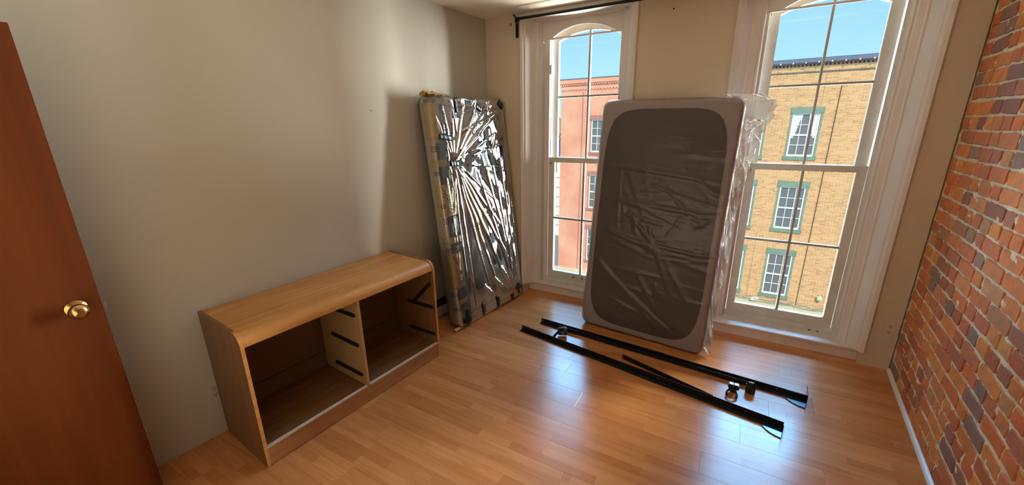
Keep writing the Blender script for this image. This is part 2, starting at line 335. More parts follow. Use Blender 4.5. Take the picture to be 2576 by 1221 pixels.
def window(idx, w):
    root = empty('window_%d' % idx, Matrix.Translation((w['mu'], YW, .093))); tag(root, kind='structure')
    inv = root.matrix_world.inverted()
    def part(mb, name, m, parent=root, bevel=0, smooth=False):
        return mb.build(name, m, parent, bevel=bevel, smooth=smooth, mat=Matrix.Identity(4))
    i0, i1, h0, h1 = w['i0'], w['i1'], w['h0'], w['h1']
    # casings, stepped and splayed towards the glass
    prof = [(0, 3.385), (0, 3.362), (.006, 3.352), (.016, 3.352), (.022, 3.340), (.050, 3.325), (.056, 3.314), (.066, 3.314), (.072, 3.300),
            (.098, 3.240), (.104, 3.228), (.112, 3.222), (.122, 3.205)]
    for sgn, xi, xo in ((-1, i0, h0), (1, i1, h1)):
        wd = abs(xo - xi); k = wd / .130
        pts = [(xi + sgn * t * k, yy) for t, yy in prof] + [(xo + sgn * .012, 3.197), (xo + sgn * .018, 3.203), (xo + sgn * .018, YW), (xo, YW), (xo, 3.385)]
        mb = MB(); mb.prism(pts, .094, 2.47, 'z'); part(mb, 'casing', M_trim)
        # plain jamb behind the casing
        mb = MB(); a, b = sorted((xi, xo)); mb.box(a, b, 3.386, Y2 + .03, .094, 2.45)
        part(mb, 'jamb', M_sash)
        # parting bead and stop bead
        a = w['s0'] if sgn < 0 else w['s1']
        mb = MB(); x0_, x1_ = sorted((xi, a + (-.001 if sgn < 0 else .001)))
        if x1_ - x0_ > .004 and (sgn < 0) == (a > xi) : mb.box(x0_, x1_, 3.425, 3.437, .13, 2.40); part(mb, 'stop_bead', M_trim)
    # head casing and recessed arched board
    mb = MB(); mb.box(h0, h1, 3.205, 3.30, 2.432, 2.476); mb.box(i0 - .03, i1 + .03, 3.30, 3.385, 2.425, 2.47); part(mb, 'head_casing', M_trim, bevel=.003)
    cx_ = (w['b0'] + w['b1']) / 2 + .0; hw = .275; N = 24
    def arc(hwid, zs, rise, n=N):
        R_ = (hwid ** 2 + rise ** 2) / (2 * rise); zc = zs + rise - R_; am = math.asin(hwid / R_)
        return [(cx_ + R_ * math.sin(-am + 2 * am * i / n), zc + R_ * math.cos(-am + 2 * am * i / n)) for i in range(n + 1)]
    mb = MB(); A = arc(hw, 2.296, .082)
    left, right = i0, i1
    # board above the arch as quads
    for i in range(N):
        (xa_, za), (xb_, zb) = A[i], A[i + 1]
        mb.prism([(xa_, za), (xb_, zb), (xb_, 2.43), (xa_, 2.43)], 3.375, 3.395, 'y')
    mb.box(left, A[0][0], 3.375, 3.395, 2.285, 2.43); mb.box(A[-1][0], right, 3.375, 3.395, 2.285, 2.43)
    part(mb, 'arched_board', M_trim)
    mb = MB(); mb.tube([(x_, 3.372, z_) for x_, z_ in A], .006, 6); part(mb, 'arch_bead', M_base)
    # slim rod across the head
    bar = MB(); bar.box(w['b0'], w['b1'], 3.300, 3.308, 2.270, 2.284); bo = part(bar, 'blind_rail', M_trim, bevel=.002)
    mb = MB(); mb.lathe([(.004, -.02), (.004, 0), (.007, 0), (.007, .004)], (w['b0'] + .022, 3.30, 2.258), 'y', 8); part(mb, 'hook_screw', M_steel)
    # upper sash (outer), arched head
    s0, s1, g0, g1, mu = w['s0'], w['s1'], w['g0'] + .006, w['g1'] - .008, w['mu']
    us = empty('upper_sash', Matrix.Translation((mu, 3.49, 1.3)), root)
    YU = 3.492
    mb = MB(); mb.box(s0, g0, YU - .018, YU + .018, 1.270, 2.42); mb.box(g1, s1, YU - .018, YU + .018, 1.270, 2.42); mb.box(g0, g1, YU - .018, YU + .018, 1.272, 1.309)
    hw2 = (g1 - g0) / 2; c2 = (g0 + g1) / 2
    R_ = (hw2 ** 2 + .062 ** 2) / (2 * .062); zc = 2.283 + .062 - R_; am = math.asin(hw2 / R_)
    B = [(c2 + R_ * math.sin(-am + 2 * am * i / N), zc + R_ * math.cos(-am + 2 * am * i / N)) for i in range(N + 1)]
    for i in range(N):
        mb.prism([B[i], B[i + 1], (B[i + 1][0], 2.42), (B[i][0], 2.42)], YU - .018, YU + .018, 'y')
    mb.build('sash_frame', M_sash, us, mat=Matrix.Identity(4))
    MB().prism([(mu - .007, YU - .014), (mu - .003, YU - .019), (mu + .003, YU - .019), (mu + .007, YU - .014), (mu + .007, YU + .014), (mu - .007, YU + .014)], 1.309, 2.345, 'z').build('muntin', M_munt, us, mat=Matrix.Identity(4))
    MB().prism([(YU - .014, 1.826), (YU - .0185, 1.830), (YU - .0185, 1.836), (YU - .014, 1.840), (YU + .014, 1.840), (YU + .014, 1.826)], g0, g1, 'x').build('muntin', M_munt, us, mat=Matrix.Identity(4))
    for xa_, xb_ in ((g0, mu), (mu, g1)):
        MB().box(xa_ - .002, xb_ + .002, YU + .001, YU + .004, 1.305, 1.833).build('glass_pane', M_glass, us, mat=Matrix.Identity(4))
        MB().box(xa_ - .002, xb_ + .002, YU + .001, YU + .004, 1.833, 2.36).build('glass_pane', M_glass, us, mat=Matrix.Identity(4))
    # lower sash (inner)
    lsn = empty('lower_sash', Matrix.Translation((mu, 3.45, .13)), root); YL = 3.452; g0, g1 = w['g0'], w['g1']
    I4 = Matrix.Identity(4)
    mb = MB(); mb.box(s0, g0, YL - .018, YL + .018, .125, 1.309); mb.box(g1, s1, YL - .018, YL + .018, .125, 1.309)
    mb.box(g0, g1, YL - .018, YL + .018, .125, .200); mb.box(g0, g1, YL - .020, YL + .018, 1.266, 1.309)
    mb.build('sash_frame', M_sash, lsn, mat=I4)
    MB().prism([(mu - .008, YL - .013), (mu - .003, YL - .019), (mu + .003, YL - .019), (mu + .008, YL - .013), (mu + .008, YL + .013), (mu - .008, YL + .013)], .2, 1.266, 'z').build('muntin', M_munt, lsn, mat=I4)
    MB().prism([(YL - .013, .732), (YL - .0185, .736), (YL - .0185, .744), (YL - .013, .748), (YL + .013, .748), (YL + .013, .732)], g0, g1, 'x').build('muntin', M_munt, lsn, mat=I4)
    for xa_, xb_ in ((g0, mu), (mu, g1)):
        MB().box(xa_ - .002, xb_ + .002, YL + .001, YL + .004, .196, .740).build('glass_pane', M_glass, lsn, mat=I4)
        MB().box(xa_ - .002, xb_ + .002, YL + .001, YL + .004, .740, 1.27).build('glass_pane', M_glass, lsn, mat=I4)
    # sash latch at the left stile
    mb = MB(); mb.lathe([(.006, -.03), (.006, -.012), (.010, -.010), (.012, -.004), (.006, 0)], (s0 + .018, 3.434, 1.262), 'y', 12)
    mb.box(s0 + .010, s0 + .026, 3.428, 3.436, 1.232, 1.258)
    mb.build('sash_latch', M_brass, lsn, mat=I4)
    if idx == 1:
        for k_ in (-.045, .045):
            mb = MB(); mb.lathe([(.009, 0), (.009, .002), (.004, .003)], (mu - .02 + k_, 3.431, .165), 'y', 10); mb.build('lift_screw_hole', M_rust, lsn, mat=I4)
        mb = MB(); mb.box(i0 + .040, i0 + .056, 3.424, 3.436, 2.02, 2.10); mb.build('alarm_contact', M_base, root, mat=I4, bevel=.002)
    else:
        mb = MB(); mb.tube([(mu - .055, 3.432, .170), (mu - .050, 3.415, .166), (mu + .05, 3.415, .166), (mu + .055, 3.432, .170)], .004, 6); mb.build('lift_handle', M_sash, lsn, mat=I4)
        for k_ in (.22, .27):
            mb = MB(); mb.lathe([(.008, 0), (.006, .006), (.002, .007)], (mu + k_, 3.405, .093), 'z', 7); mb.build('paint_chip', M_rust, root, mat=I4)
    # sub-sill strip, stool and apron
    mb = MB(); mb.box(i0, i1, 3.418, 3.434, .094, .132); part(mb, 'sash_stop', M_sash, bevel=.002)
    ap = w['ap']; mb = MB()
    npf = [(ap - .020, .080), (ap - .024, .086), (ap - .020, .0925), (ap - .01, .0945), (3.50, .0945), (3.50, .066), (ap - .012, .066), (ap - .018, .072)]
    mb.prism(npf, h0 + .002, h1 - .002, 'x'); part(mb, 'stool', M_trim)
    mb = MB(); mb.box(h0 + .002, h1 - .002, ap, 3.50, .0, .066); part(mb, 'apron', M_trim)
    return root
for i, w in enumerate(WIN): window(i + 1, w)

# brick wall: mortar bed with every brick in view a piece of its own
M_mortar = mat('mortar', (.76, .66, .46), .95, bump=(120, 1.0, .006), var=(7, (.88, .83, .70), .8))
NU, NZ = 150, 200; U0, U1 = -1.9, 3.33
us_ = np.concatenate([np.linspace(U0, 1.4, 30), np.linspace(1.42, U1, NU)]); zs_ = np.linspace(.0, ZC + .06, NZ)
UU, ZZ = np.meshgrid(us_, zs_)
nzv = np.zeros_like(UU)
for k in range(40):
    a = rng.uniform(0, 2 * math.pi); fq = rng.uniform(25, 160); nzv += np.sin(fq * (math.cos(a) * UU + math.sin(a) * ZZ) + rng.uniform(0, 6.28)) * (1 / math.sqrt(40))
LF = LR - .0080 + .0027 * nzv
nu = len(us_); vs = np.stack([LF, UU, ZZ], -1).reshape(-1, 3)
back = vs.copy(); back[:, 0] = LR + .14
mb = MB(); fs = []
for j in range(NZ - 1):
    for i in range(nu - 1): q = j * nu + i; fs.append((q, q + nu, q + nu + 1, q + 1))
mb.add(vs.tolist() + [(LR + .14, U0, 0), (LR + .14, U1, 0), (LR + .14, U1, ZC + .06), (LR + .14, U0, ZC + .06)], fs)
nb = len(vs); mb.f.append((nb, nb + 1, nb + 2, nb + 3)); mb.m.append(0)
wr = mb.build('wall_right', M_mortar, mat=SROT, smooth=True); tag(wr, kind='structure')
M_brick = mat('old_brick', (.5, .2, .08), .85, bump=(55, .8, .004), var=(14, (.26, .12, .07), .45),
              rnd=['obj', [(0, s2l((150, 80, 52))), (.14, s2l((208, 116, 56))), (.34, s2l((214, 140, 68))), (.5, s2l((184, 108, 66))), (.62, s2l((208, 110, 48))), (.76, s2l((150, 98, 80))), (.86, s2l((206, 146, 86))), (.94, s2l((128, 112, 106))), (1, s2l((138, 78, 60)))]])
M_brick_far = mat('old_brick_joined', (.5, .2, .08), .85, bump=(55, .8, .004), var=(14, (.16, .075, .045), .55),
              rnd=['island', [(0, s2l((128, 66, 40))), (.3, s2l((206, 112, 58))), (.6, s2l((210, 104, 52))), (1, s2l((164, 110, 88)))]])
def brick_geo(w, h, seed, depth=.03):
    r = random.Random(seed); hw, hh = w / 2, h / 2; c = min(.007, hw * .3)
    pts = [(-hw + c, -hh), (0, -hh), (hw - c, -hh), (hw, -hh + c), (hw, hh - c), (hw - c, hh), (0, hh), (-hw + c, hh), (-hw, hh - c), (-hw, -hh + c)]
    pts = [(a + r.uniform(-.0045, .0045), b + r.uniform(-.0035, .0035)) for a, b in pts]
    pr = r.uniform(.000, .0035); n = len(pts)
    v = [(depth * .5, a, b) for a, b in pts] + [(-.0085 - pr, a * .99, b * .99) for a, b in pts] + \
        [(-.0112 - pr + r.uniform(-.0012, .0012), a - math.copysign(min(.0035, abs(a)), a), b - math.copysign(.0035, b)) for a, b in pts]
    v.append((-.0115 - pr, 0, 0))
    f = [(i, (i + 1) % n, n + (i + 1) % n, n + i) for i in range(n)] + [(n + i, n + (i + 1) % n, 2 * n + (i + 1) % n, 2 * n + i) for i in range(n)] + [(2 * n + i, 2 * n + (i + 1) % n, 3 * n) for i in range(n)]
    return v, f
CH = .0728; pool = {}; far = MB(); cnt = 0
rr = random.Random(11)
zrow = .018; rowi = 0
while zrow < ZC - .02:
    h = CH - .0100; u = 3.300 - rr.uniform(0, .05); hdr = (rowi % 6 == 3)
    wave = .004 * math.sin(rowi * 1.7)
    while u > -.5:
        full = .098 if (hdr or rr.random() < .36) else rr.choice([.19, .2, .195, .18, .14])
        wd = full
        zc_ = zrow + h / 2 + wave * math.sin(u * 2.3) + rr.uniform(-.0015, .0015); uc = u - wd / 2
        # left picture edge on this wall: bricks nearer to the camera than this are outside the frame
        ulim = 1.66 + .62 * max(0, zc_ - .48) - .1
        hh_ = min(h, 2 * (ZC - zc_) - .004)
        if uc > ulim and cnt < 300:
            key = (round(wd, 3), rr.randrange(5))
            if key not in pool:
                v, f = brick_geo(key[0], h, hash(key) % 1000 if False else int(key[0] * 1000) * 7 + key[1]); q = MB().add(v, f); pool[key] = q.mesh('brick', M_brick)
            o = bpy.data.objects.new('brick', pool[key]); COL.objects.link(o); o.parent = wr
            o.matrix_world = SROT @ Matrix.Translation((LR, uc, zc_)) @ Matrix.Rotation(rr.uniform(-.012, .012), 4, 'X'); cnt += 1
        else:
            v, f = brick_geo(wd, h, rr.randrange(999)); far.add([(a + LR, b + uc, c_ + zc_) for a, b, c_ in v], f)
        u -= wd + rr.uniform(.005, .012)
    zrow += CH; rowi += 1
fo = far.build('brick_rest', M_brick_far, mat=SROT); fo.parent = wr; fo.matrix_world = SROT; tag(fo, 'rest of the brickwork', kind='stuff')
bb = MB().prism([(.742, 0), (.743, .007), (.748, .015), (.756, .020), (LR - .013, .021), (LR - .013, 0)], UB, 3.285, 'y').build('baseboard_right', M_base, mat=SROT); tag(bb, kind='structure')

# ------------------------------------------------------------------ door on the left
DM = SROT @ Matrix.Translation((-2.145, .2597, 0))   # local +x into the room, +y free edge
door = empty('door_1', DM); tag(door, kind='structure')
MB().box(-.035, 0, -.76, 0, .006, 1.94).build('door_leaf', M_door, door, mat=DM, bevel=.0015)
kb = MB(); kb.lathe([(.031, 0), (.031, .004), (.022, .008), (.012, .012), (.011, .030), (.020, .036), (.028, .046), (.030, .054), (.026, .064), (.014, .071), (.003, .072)], (0, -.070, .957), 'x', 28)
smooth_by_angle(kb.build('door_knob', M_brass, door, mat=DM), 50)
lt = MB(); lt.prism([(-.024, 0), (-.012, 0), (-.012, .006), (-.024, .014)], .925, .949, 'z'); lt.build('latch_bolt', M_steel, door, mat=DM)
MB().box(-.030, -.005, -.0005, .001, .905, .965).build('latch_plate', M_steel, door, mat=DM)
for z in (.25, 1.0, 1.75):
    MB().tube([(-.005, -.762, z), (-.005, -.762, z + .09)], .006, 8).build('hinge', M_brass, door, mat=DM)

# ------------------------------------------------------------------ baseboard heater in the corner
hm = SROT @ Matrix.Translation((LL, 1.90, 0))
ht = empty('baseboard_heater', hm); tag(ht, 'low off-white baseboard heater with black top slot, behind the dresser and plastic-wrapped mattress', 'heater')
hh_ = MB(); hh_.box(.001, .050, 0, 1.18, .018, .104); hh_.build('cover_panel', M_trim, ht, mat=hm, bevel=.003)
hh_ = MB(); hh_.prism([(.001, .106), (.046, .106), (.030, .146), (.001, .150)], 0, 1.18, 'y')
hh_.v = [(a, b, c_) for a, b, c_ in hh_.v]
hh_.build('top_slot', M_blackp, ht, mat=hm)

# ------------------------------------------------------------------ outlets, nails
def outlet(mat_w, label, pm_):
    r = empty('wall_outlet', mat_w); tag(r, label, 'outlet')
    MB().box(-.035, .035, -.006, 0, -.057, .057).build('cover_plate', pm_, r, mat=mat_w, bevel=.002)
    for zz in (-.020, .020):
        f_ = MB(); f_.prism([(.017 * math.cos(a * math.pi / 8) , zz + max(-.013, min(.013, .017 * math.sin(a * math.pi / 8)))) for a in range(16)], -.0085, -.006, 'y')
        ro = f_.build('receptacle', pm_, r, mat=mat_w)
        s_ = MB(); s_.box(-.0075, -.0045, -.0092, -.008, zz - .001, zz + .008); s_.box(.0045, .0075, -.0092, -.008, zz - .001, zz + .007); s_.lathe([(.003, -.0092), (.003, -.008)], (0, 0, zz - .008), 'y', 8)
        so = s_.build('slots', M_slot, ro, mat=mat_w)
outlet(Matrix.Translation((.983, YW - .0005, .291)), 'painted duplex wall outlet between right window and brick wall', M_wall2)
outlet(SROT @ Matrix.Translation((LL + .0005, .578, .262)) @ Matrix.Rotation(math.radians(90), 4, 'Z'), 'painted wall outlet half hidden by the near end of the oak dresser', M_wall)
def nail(mw, label, r=.004, m=M_slot):
    tag(MB().lathe([(r * .5, .004), (r * .5, 0), (r, -.001), (r * .9, -.003)], axis='y', n=8).build('wall_screw', m, mat=mw), label, 'screw')
nail(SROT @ Matrix.Translation((LL, 1.76, 1.707)) @ Matrix.Rotation(math.radians(90), 4, 'Z'), 'small nail in the long bare left wall', .004, M_rust)
nail(Matrix.Translation((-.535, YW, 2.352)), 'dark screw in the wall between the windows, below the curtain rod', .006)
nail(Matrix.Translation((-.735, YW, 2.45)), 'dark screw close under the ceiling at the left window corner', .005)

# ------------------------------------------------------------------ curtain rod
cr_ = empty('curtain_rod', Matrix.Translation((-1.70, 3.10, 2.407))); tag(cr_, 'long black metal curtain rod on a wall bracket above the windows', 'curtain rod')
I4 = Matrix.Identity(4)
smooth_by_angle(MB().tube([(-1.690, 3.10, 2.412), (-.45, 3.10, 2.412)], .0105, 12).build('rod', M_black, cr_, mat=I4))
smooth_by_angle(MB().tube([(-.50, 3.10, 2.412), (.95, 3.10, 2.412)], .008, 12).build('inner_rod', M_black, cr_, mat=I4))
mb = MB(); mb.lathe([(.010, -.012), (.022, -.004), (.026, .006), (.022, .016), (.010, .024)], (-1.702, 3.10, 2.398), 'x', 8); mb.build('finial', M_black, cr_, mat=I4)
mb = MB(); mb.box(-1.772, -1.748, 3.206, 3.219, 2.30, 2.445); mb.build('bracket_plate', M_black, cr_, mat=I4, bevel=.003)
mb = MB(); mb.tube([(-1.760, 3.212, 2.425), (-1.72, 3.12, 2.418), (-1.700, 3.08, 2.42), (-1.665, 2.985, 2.412)], [.010, .010, .010, .007], 8); mb.build('bracket_arm', M_black, cr_, mat=I4)
mb = MB(); mb.box(.955, .985, 3.09, 3.219, 2.40, 2.42); mb.build('bracket_arm', M_black, cr_, mat=I4)
sk = MB(); sk.box(-1.835, -1.812, 3.212, 3.2195, 2.395, 2.418); tag(sk.build('wall_anchor', M_steel, bevel=.002), 'small square metal anchor on the wall left of the rod bracket', 'anchor')

# ------------------------------------------------------------------ dresser
DU0, DU1, DB, DF, DH = .590, 1.785, -2.332, -1.8826, .725
dm = SROT @ Matrix.Translation((DB, DU0, 0)); D_ = DF - DB; Ln = DU1 - DU0
dr = empty('dresser', dm); tag(dr, 'long low oak-laminate dresser with all drawers missing, against the left wall', 'dresser')
def side_prof(ins, top, r):
    d = D_ - ins; pts = [(0, 0), (d, 0), (d, top - r)]
    for k in range(1, 9):
        a = math.pi / 2 * k / 8; pts.append((d - r + r * math.cos(a), top - r + r * math.sin(a)))
    return pts + [(0, top)]
for yy, inner in ((0, .016), (Ln - .016, Ln)):
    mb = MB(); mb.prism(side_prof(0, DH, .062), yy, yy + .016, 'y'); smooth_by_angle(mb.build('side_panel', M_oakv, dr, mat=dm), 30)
# rounded top: shell between the sides, 16 mm thick
r = .058; top = DH - .004; o_ = [(0, top)] ; d = D_ - .003
outer = [(0.0, top)] + [(d - r + r * math.cos(a), top - r + r * math.sin(a)) for a in [math.pi / 2 * (1 - k / 10) for k in range(11)]] + [(d, top - r - .004)]
ri = r - .016
innerp = [(d - .016, top - r - .004)] + [(d - r + ri * math.cos(a), top - r + ri * math.sin(a)) for a in [math.pi / 2 * k / 10 for k in range(11)]] + [(0.0, top - .016)]
mb = MB(); mb.prism(outer + innerp, .0165, Ln - .0165, 'y'); smooth_by_angle(mb.build('top_panel', M_oak, dr, mat=dm), 30)
MB().box(.002, .006, .0165, Ln - .0165, .012, top - .017).build('back_panel', M_hard, dr, mat=dm)
MB().box(.006, .022, .0165, Ln - .0165, .104, .200).build('back_rail', M_hard, dr, mat=dm)
ud = 1.181 - DU0
dvp = [(.023, .105), (D_ - .006, .105), (D_ - .006, top - r - .006), (D_ - .021, top - r - .006)] + [(d - r + (ri - .003) * math.cos(a), top - r + (ri - .003) * math.sin(a)) for a in [math.pi / 2 * k / 6 for k in range(7)]] + [(.023, top - .019)]
MB().prism(dvp, ud, ud + .016, 'y').build('divider', M_inner, dr, mat=dm)
for yy in (0, Ln - .016):
    ep = [(D_, 0), (D_ + .0012, 0), (D_ + .0012, DH - .062)] + [(D_ - .062 + .0632 * math.cos(a), DH - .062 + .0632 * math.sin(a)) for a in [math.pi / 2 * k / 8 for k in range(1, 9)]] + [(D_ - .062 + .062 * math.cos(a), DH - .062 + .062 * math.sin(a)) for a in [math.pi / 2 * k / 8 for k in range(8, -1, -1)]]
    m_ = MB(); m_.prism(ep, yy, yy + .016, 'y'); tag(m_.build('edge_band', M_oak, dr, mat=dm), 'lighter oak edge band')
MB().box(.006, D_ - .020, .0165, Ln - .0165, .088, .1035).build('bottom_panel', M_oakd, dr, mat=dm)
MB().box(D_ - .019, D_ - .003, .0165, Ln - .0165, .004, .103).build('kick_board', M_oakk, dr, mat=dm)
tag(MB().box(D_ - .020, D_ - .001, .0165, ud - .001, .1035, .110).build('front_edge_strip', M_chip, dr, mat=dm), 'pale bare chipboard edge')
tag(MB().box(D_ - .020, D_ - .001, ud + .017, Ln - .0165, .1035, .110).build('front_edge_strip', M_chip, dr, mat=dm), 'pale bare chipboard edge')
tag(MB().box(D_ - .0055, D_ - .003, ud, ud + .016, .111, top - r - .006).build('divider_edge', M_inner, dr, mat=dm))
def slide(x0, z0, x1, z1, y, sgn):
    """black plastic drawer runner lying on a panel face"""
    v = Vector((x1 - x0, z1 - z0)); L_ = v.length; t = v / L_; nn = Vector((-t.y, t.x)); hw = .0105; pts = []
    for k in range(7): a = math.pi / 2 + math.pi * k / 6; pts.append(Vector((x0, z0)) + t * (hw * math.cos(a)) + nn * (hw * math.sin(a)))
    for k in range(7): a = -math.pi / 2 + math.pi * k / 6; pts.append(Vector((x1, z1)) + t * (hw * math.cos(a)) + nn * (hw * math.sin(a)))
    m_ = MB(); m_.prism([(q.x, q.y) for q in pts], y, y + sgn * .009, 'y'); c = [(x0 + .0 * t.x, z0), (x1, z1)]
    for (a, b) in c: m_.lathe([(.005, 0), (.005, .004), (.002, .006)] if sgn > 0 else [(.005, 0), (.005, -.004), (.002, -.006)], (a, y + sgn * .008, b), 'y', 8)
    return m_.build('drawer_slide', M_blackp, dr, mat=dm)
def Lx(L): return L - DB
for z0, z1 in ((.558, .565), (.373, .371), (.172, .1735)):
    slide(Lx(-2.150 if z0 > .4 else -2.180), z0, Lx(-1.925), z1, ud - .0005, -1)
slide(Lx(-2.150), .376, Lx(-1.905), .383, Ln - .0165, -1); slide(Lx(-2.150), .166, Lx(-1.910), .173, Ln - .0165, -1)
slide(Lx(-1.912), .560, Lx(-2.085), .392, Ln - .0260, -1)
for z0 in (.375, .172): slide(Lx(-2.15), z0, Lx(-1.905), z0, .0165, 1)
for z0 in (.37, .172): slide(Lx(-2.15), z0, Lx(-1.93), z0, ud + .0165, 1)

# ------------------------------------------------------------------ mattresses
def rounded(w, d, h, R_, r, nx, ny, nz):
    """box grid with plan corners of radius R_ (in x-z) and rims of radius r; returns vertices, normals(ish), faces; origin at corner"""
    idx = {}; vs = []; fs = []
    def vid(p):
        k = tuple(round(c, 6) for c in p)
        if k not in idx: idx[k] = len(vs); vs.append(p)
        return idx[k]
    X = np.linspace(-w / 2, w / 2, nx + 1); Y = np.linspace(-d / 2, d / 2, ny + 1); Z = np.linspace(-h / 2, h / 2, nz + 1)
    def quad(a, b, c_, d_): fs.append((vid(a), vid(b), vid(c_), vid(d_)))
    for i in range(nx):
        for k in range(nz):
            for yy, fl_ in ((-d / 2, 0), (d / 2, 1)):
                q = [(X[i], yy, Z[k]), (X[i + 1], yy, Z[k]), (X[i + 1], yy, Z[k + 1]), (X[i], yy, Z[k + 1])]
                quad(*(q if not fl_ else q[::-1]))
    for j in range(ny):
        for k in range(nz):
            for xx, fl_ in ((-w / 2, 1), (w / 2, 0)):
                q = [(xx, Y[j], Z[k]), (xx, Y[j + 1], Z[k]), (xx, Y[j + 1], Z[k + 1]), (xx, Y[j], Z[k + 1])]
                quad(*(q if not fl_ else q[::-1]))
        for i in range(nx):
            for zz, fl_ in ((-h / 2, 0), (h / 2, 1)):
                q = [(X[i], Y[j], zz), (X[i], Y[j + 1], zz), (X[i + 1], Y[j + 1], zz), (X[i + 1], Y[j], zz)]
                quad(*(q if not fl_ else q[::-1]))
    P = np.array(vs, float); x, y, z = P[:, 0], P[:, 1], P[:, 2]
    qx = np.clip(x, -w / 2 + R_, w / 2 - R_); qz = np.clip(z, -h / 2 + R_, h / 2 - R_)
    dx, dz = x - qx, z - qz; mx_ = np.maximum(abs(dx), abs(dz)); ln = np.hypot(dx, dz) + 1e-12
    dx, dz = dx / ln * mx_, dz / ln * mx_
    corner = mx_ > 1e-9
    # rim distance
    dist = np.where(corner, R_ - mx_, 1e9)
    inner = np.minimum(w / 2 - abs(x), h / 2 - abs(z)); dist = np.where(corner, dist, inner); dist = np.minimum(dist, 1e8)
    # outline normal
    nxv = np.where(corner, dx / (mx_ + 1e-12), 0.0); nzv_ = np.where(corner, dz / (mx_ + 1e-12), 0.0)
    x2, z2 = qx + dx, qz + dz
    a = np.maximum(0, r - dist); b = np.maximum(0, abs(y) - (d / 2 - r)); m = np.maximum(a, b); l = np.hypot(a, b) + 1e-12
    a2, b2 = a / l * m, b / l * m; ok = (a > 0) & (b > 0)
    x2 = np.where(ok, x2 + nxv * (a2 - a), x2); z2 = np.where(ok, z2 + nzv_ * (a2 - a), z2)
    y2 = np.where(ok, np.sign(y) * (d / 2 - r + b2), y)
    N_ = np.stack([np.where(ok, nxv * a / l, np.where(abs(y) >= d / 2 - 1e-6, 0, nxv)), np.where(ok, np.sign(y) * b / l, np.where(abs(y) >= d / 2 - 1e-6, np.sign(y), 0)), np.where(ok, nzv_ * a / l, np.where(abs(y) >= d / 2 - 1e-6, 0, nzv_))], -1)
    return np.stack([x2 + w / 2, y2 + d / 2, z2 + h / 2], -1), N_, fs
def ridges(x, z, lines):
    """sum of sharp creases; line = (x0,z0,x1,z1,amp,width)"""
    o = np.zeros_like(x)
    for x0, z0_, x1, z1, amp, wd in lines:
        dx, dz = x1 - x0, z1 - z0_; L2 = dx * dx + dz * dz + 1e-9; t = np.clip(((x - x0) * dx + (z - z0_) * dz) / L2, 0, 1)
        dd = np.hypot(x - (x0 + t * dx), z - (z0_ + t * dz)); o += amp * np.maximum(0, 1 - dd / wd) ** 1.3 * (0.35 + .65 * np.sin(math.pi * np.clip(t * .9 + .08, 0, 1)))
    return o
def np_build(V, fs, name, m, parent, mw, smooth=True):
    me = bpy.data.meshes.new(name); me.from_pydata(V.tolist(), [], fs)
    me.materials.append(m); me.polygons.foreach_set('use_smooth', [smooth] * len(me.polygons))
    o = bpy.data.objects.new(name, me); COL.objects.link(o); o.parent = parent; o.matrix_world = mw; return o
def lean(o, e, t, rot):
    ex = Vector((e[0], e[1], 0)).normalized(); ey = Vector((-ex.y, ex.x, 0)); Zv = Vector((0, 0, 1))
    ez = Zv * math.cos(t) + ey * math.sin(t); ey2 = ey * math.cos(t) - Zv * math.sin(t)
    m_ = Matrix.Identity(4)
    for i in range(3): m_[i][0] = ex[i]; m_[i][1] = ey2[i]; m_[i][2] = ez[i]; m_[i][3] = o[i]
    return m_ @ Matrix.Rotation(-rot, 4, 'Y')

# --- grey mattress between the windows
m2 = lean((-.993, 2.885, .014), (1, -.081), math.radians(6.3), -.016)
W2, T2, H2 = .925, .105, 1.764
r2 = empty('mattress', m2); tag(r2, 'grey twin mattress with darker centre panel in thin plastic, leaning between the windows', 'mattress', 'wrapped mattresses leaning on the walls')
M_m2 = mat('grey_ticking', (.40, .33, .34), .85, bump=(300, .3, .001), sheen=.1)
M_m2p = mat('dark_panel_fabric', (.078, .055, .054), .9, bump=(260, .4, .001), var=(4, (.100, .072, .068), .6))
V, N_, fs = rounded(W2, T2, H2, .060, .028, 40, 6, 70)
np_build(V, fs, 'body', M_m2, r2, m2)
# centre panel: superellipse-like outline slightly proud of the body
ow = []
for k in range(96):
    a = 2 * math.pi * k / 96; ex_ = 2 / 5.0
    ow.append((W2 / 2 + .0 + .415 * math.copysign(abs(math.cos(a)) ** ex_, math.cos(a)), H2 / 2 - .005 + .825 * math.copysign(abs(math.sin(a)) ** (2 / 7.0), math.sin(a))))
mb = MB(); mb.v = [(a, -.0022, b) for a, b in ow] + [(a, .003, b) for a, b in ow]
nO = len(ow); mb.f = [tuple(range(nO))] + [(i, i + nO, (i + 1) % nO + nO, (i + 1) % nO) for i in range(nO)]; mb.m = [0] * len(mb.f)
po = mb.build('centre_panel', M_m2p, r2, mat=m2); tag(po, 'dark brown-grey centre panel with rounded corners')
mb = MB(); mb.tube([(a, -.002, b) for a, b in ow] + [(ow[0][0], -.002, ow[0][1])], .0022, 5); mb.build('piping', M_m2, r2, mat=m2, smooth=True)
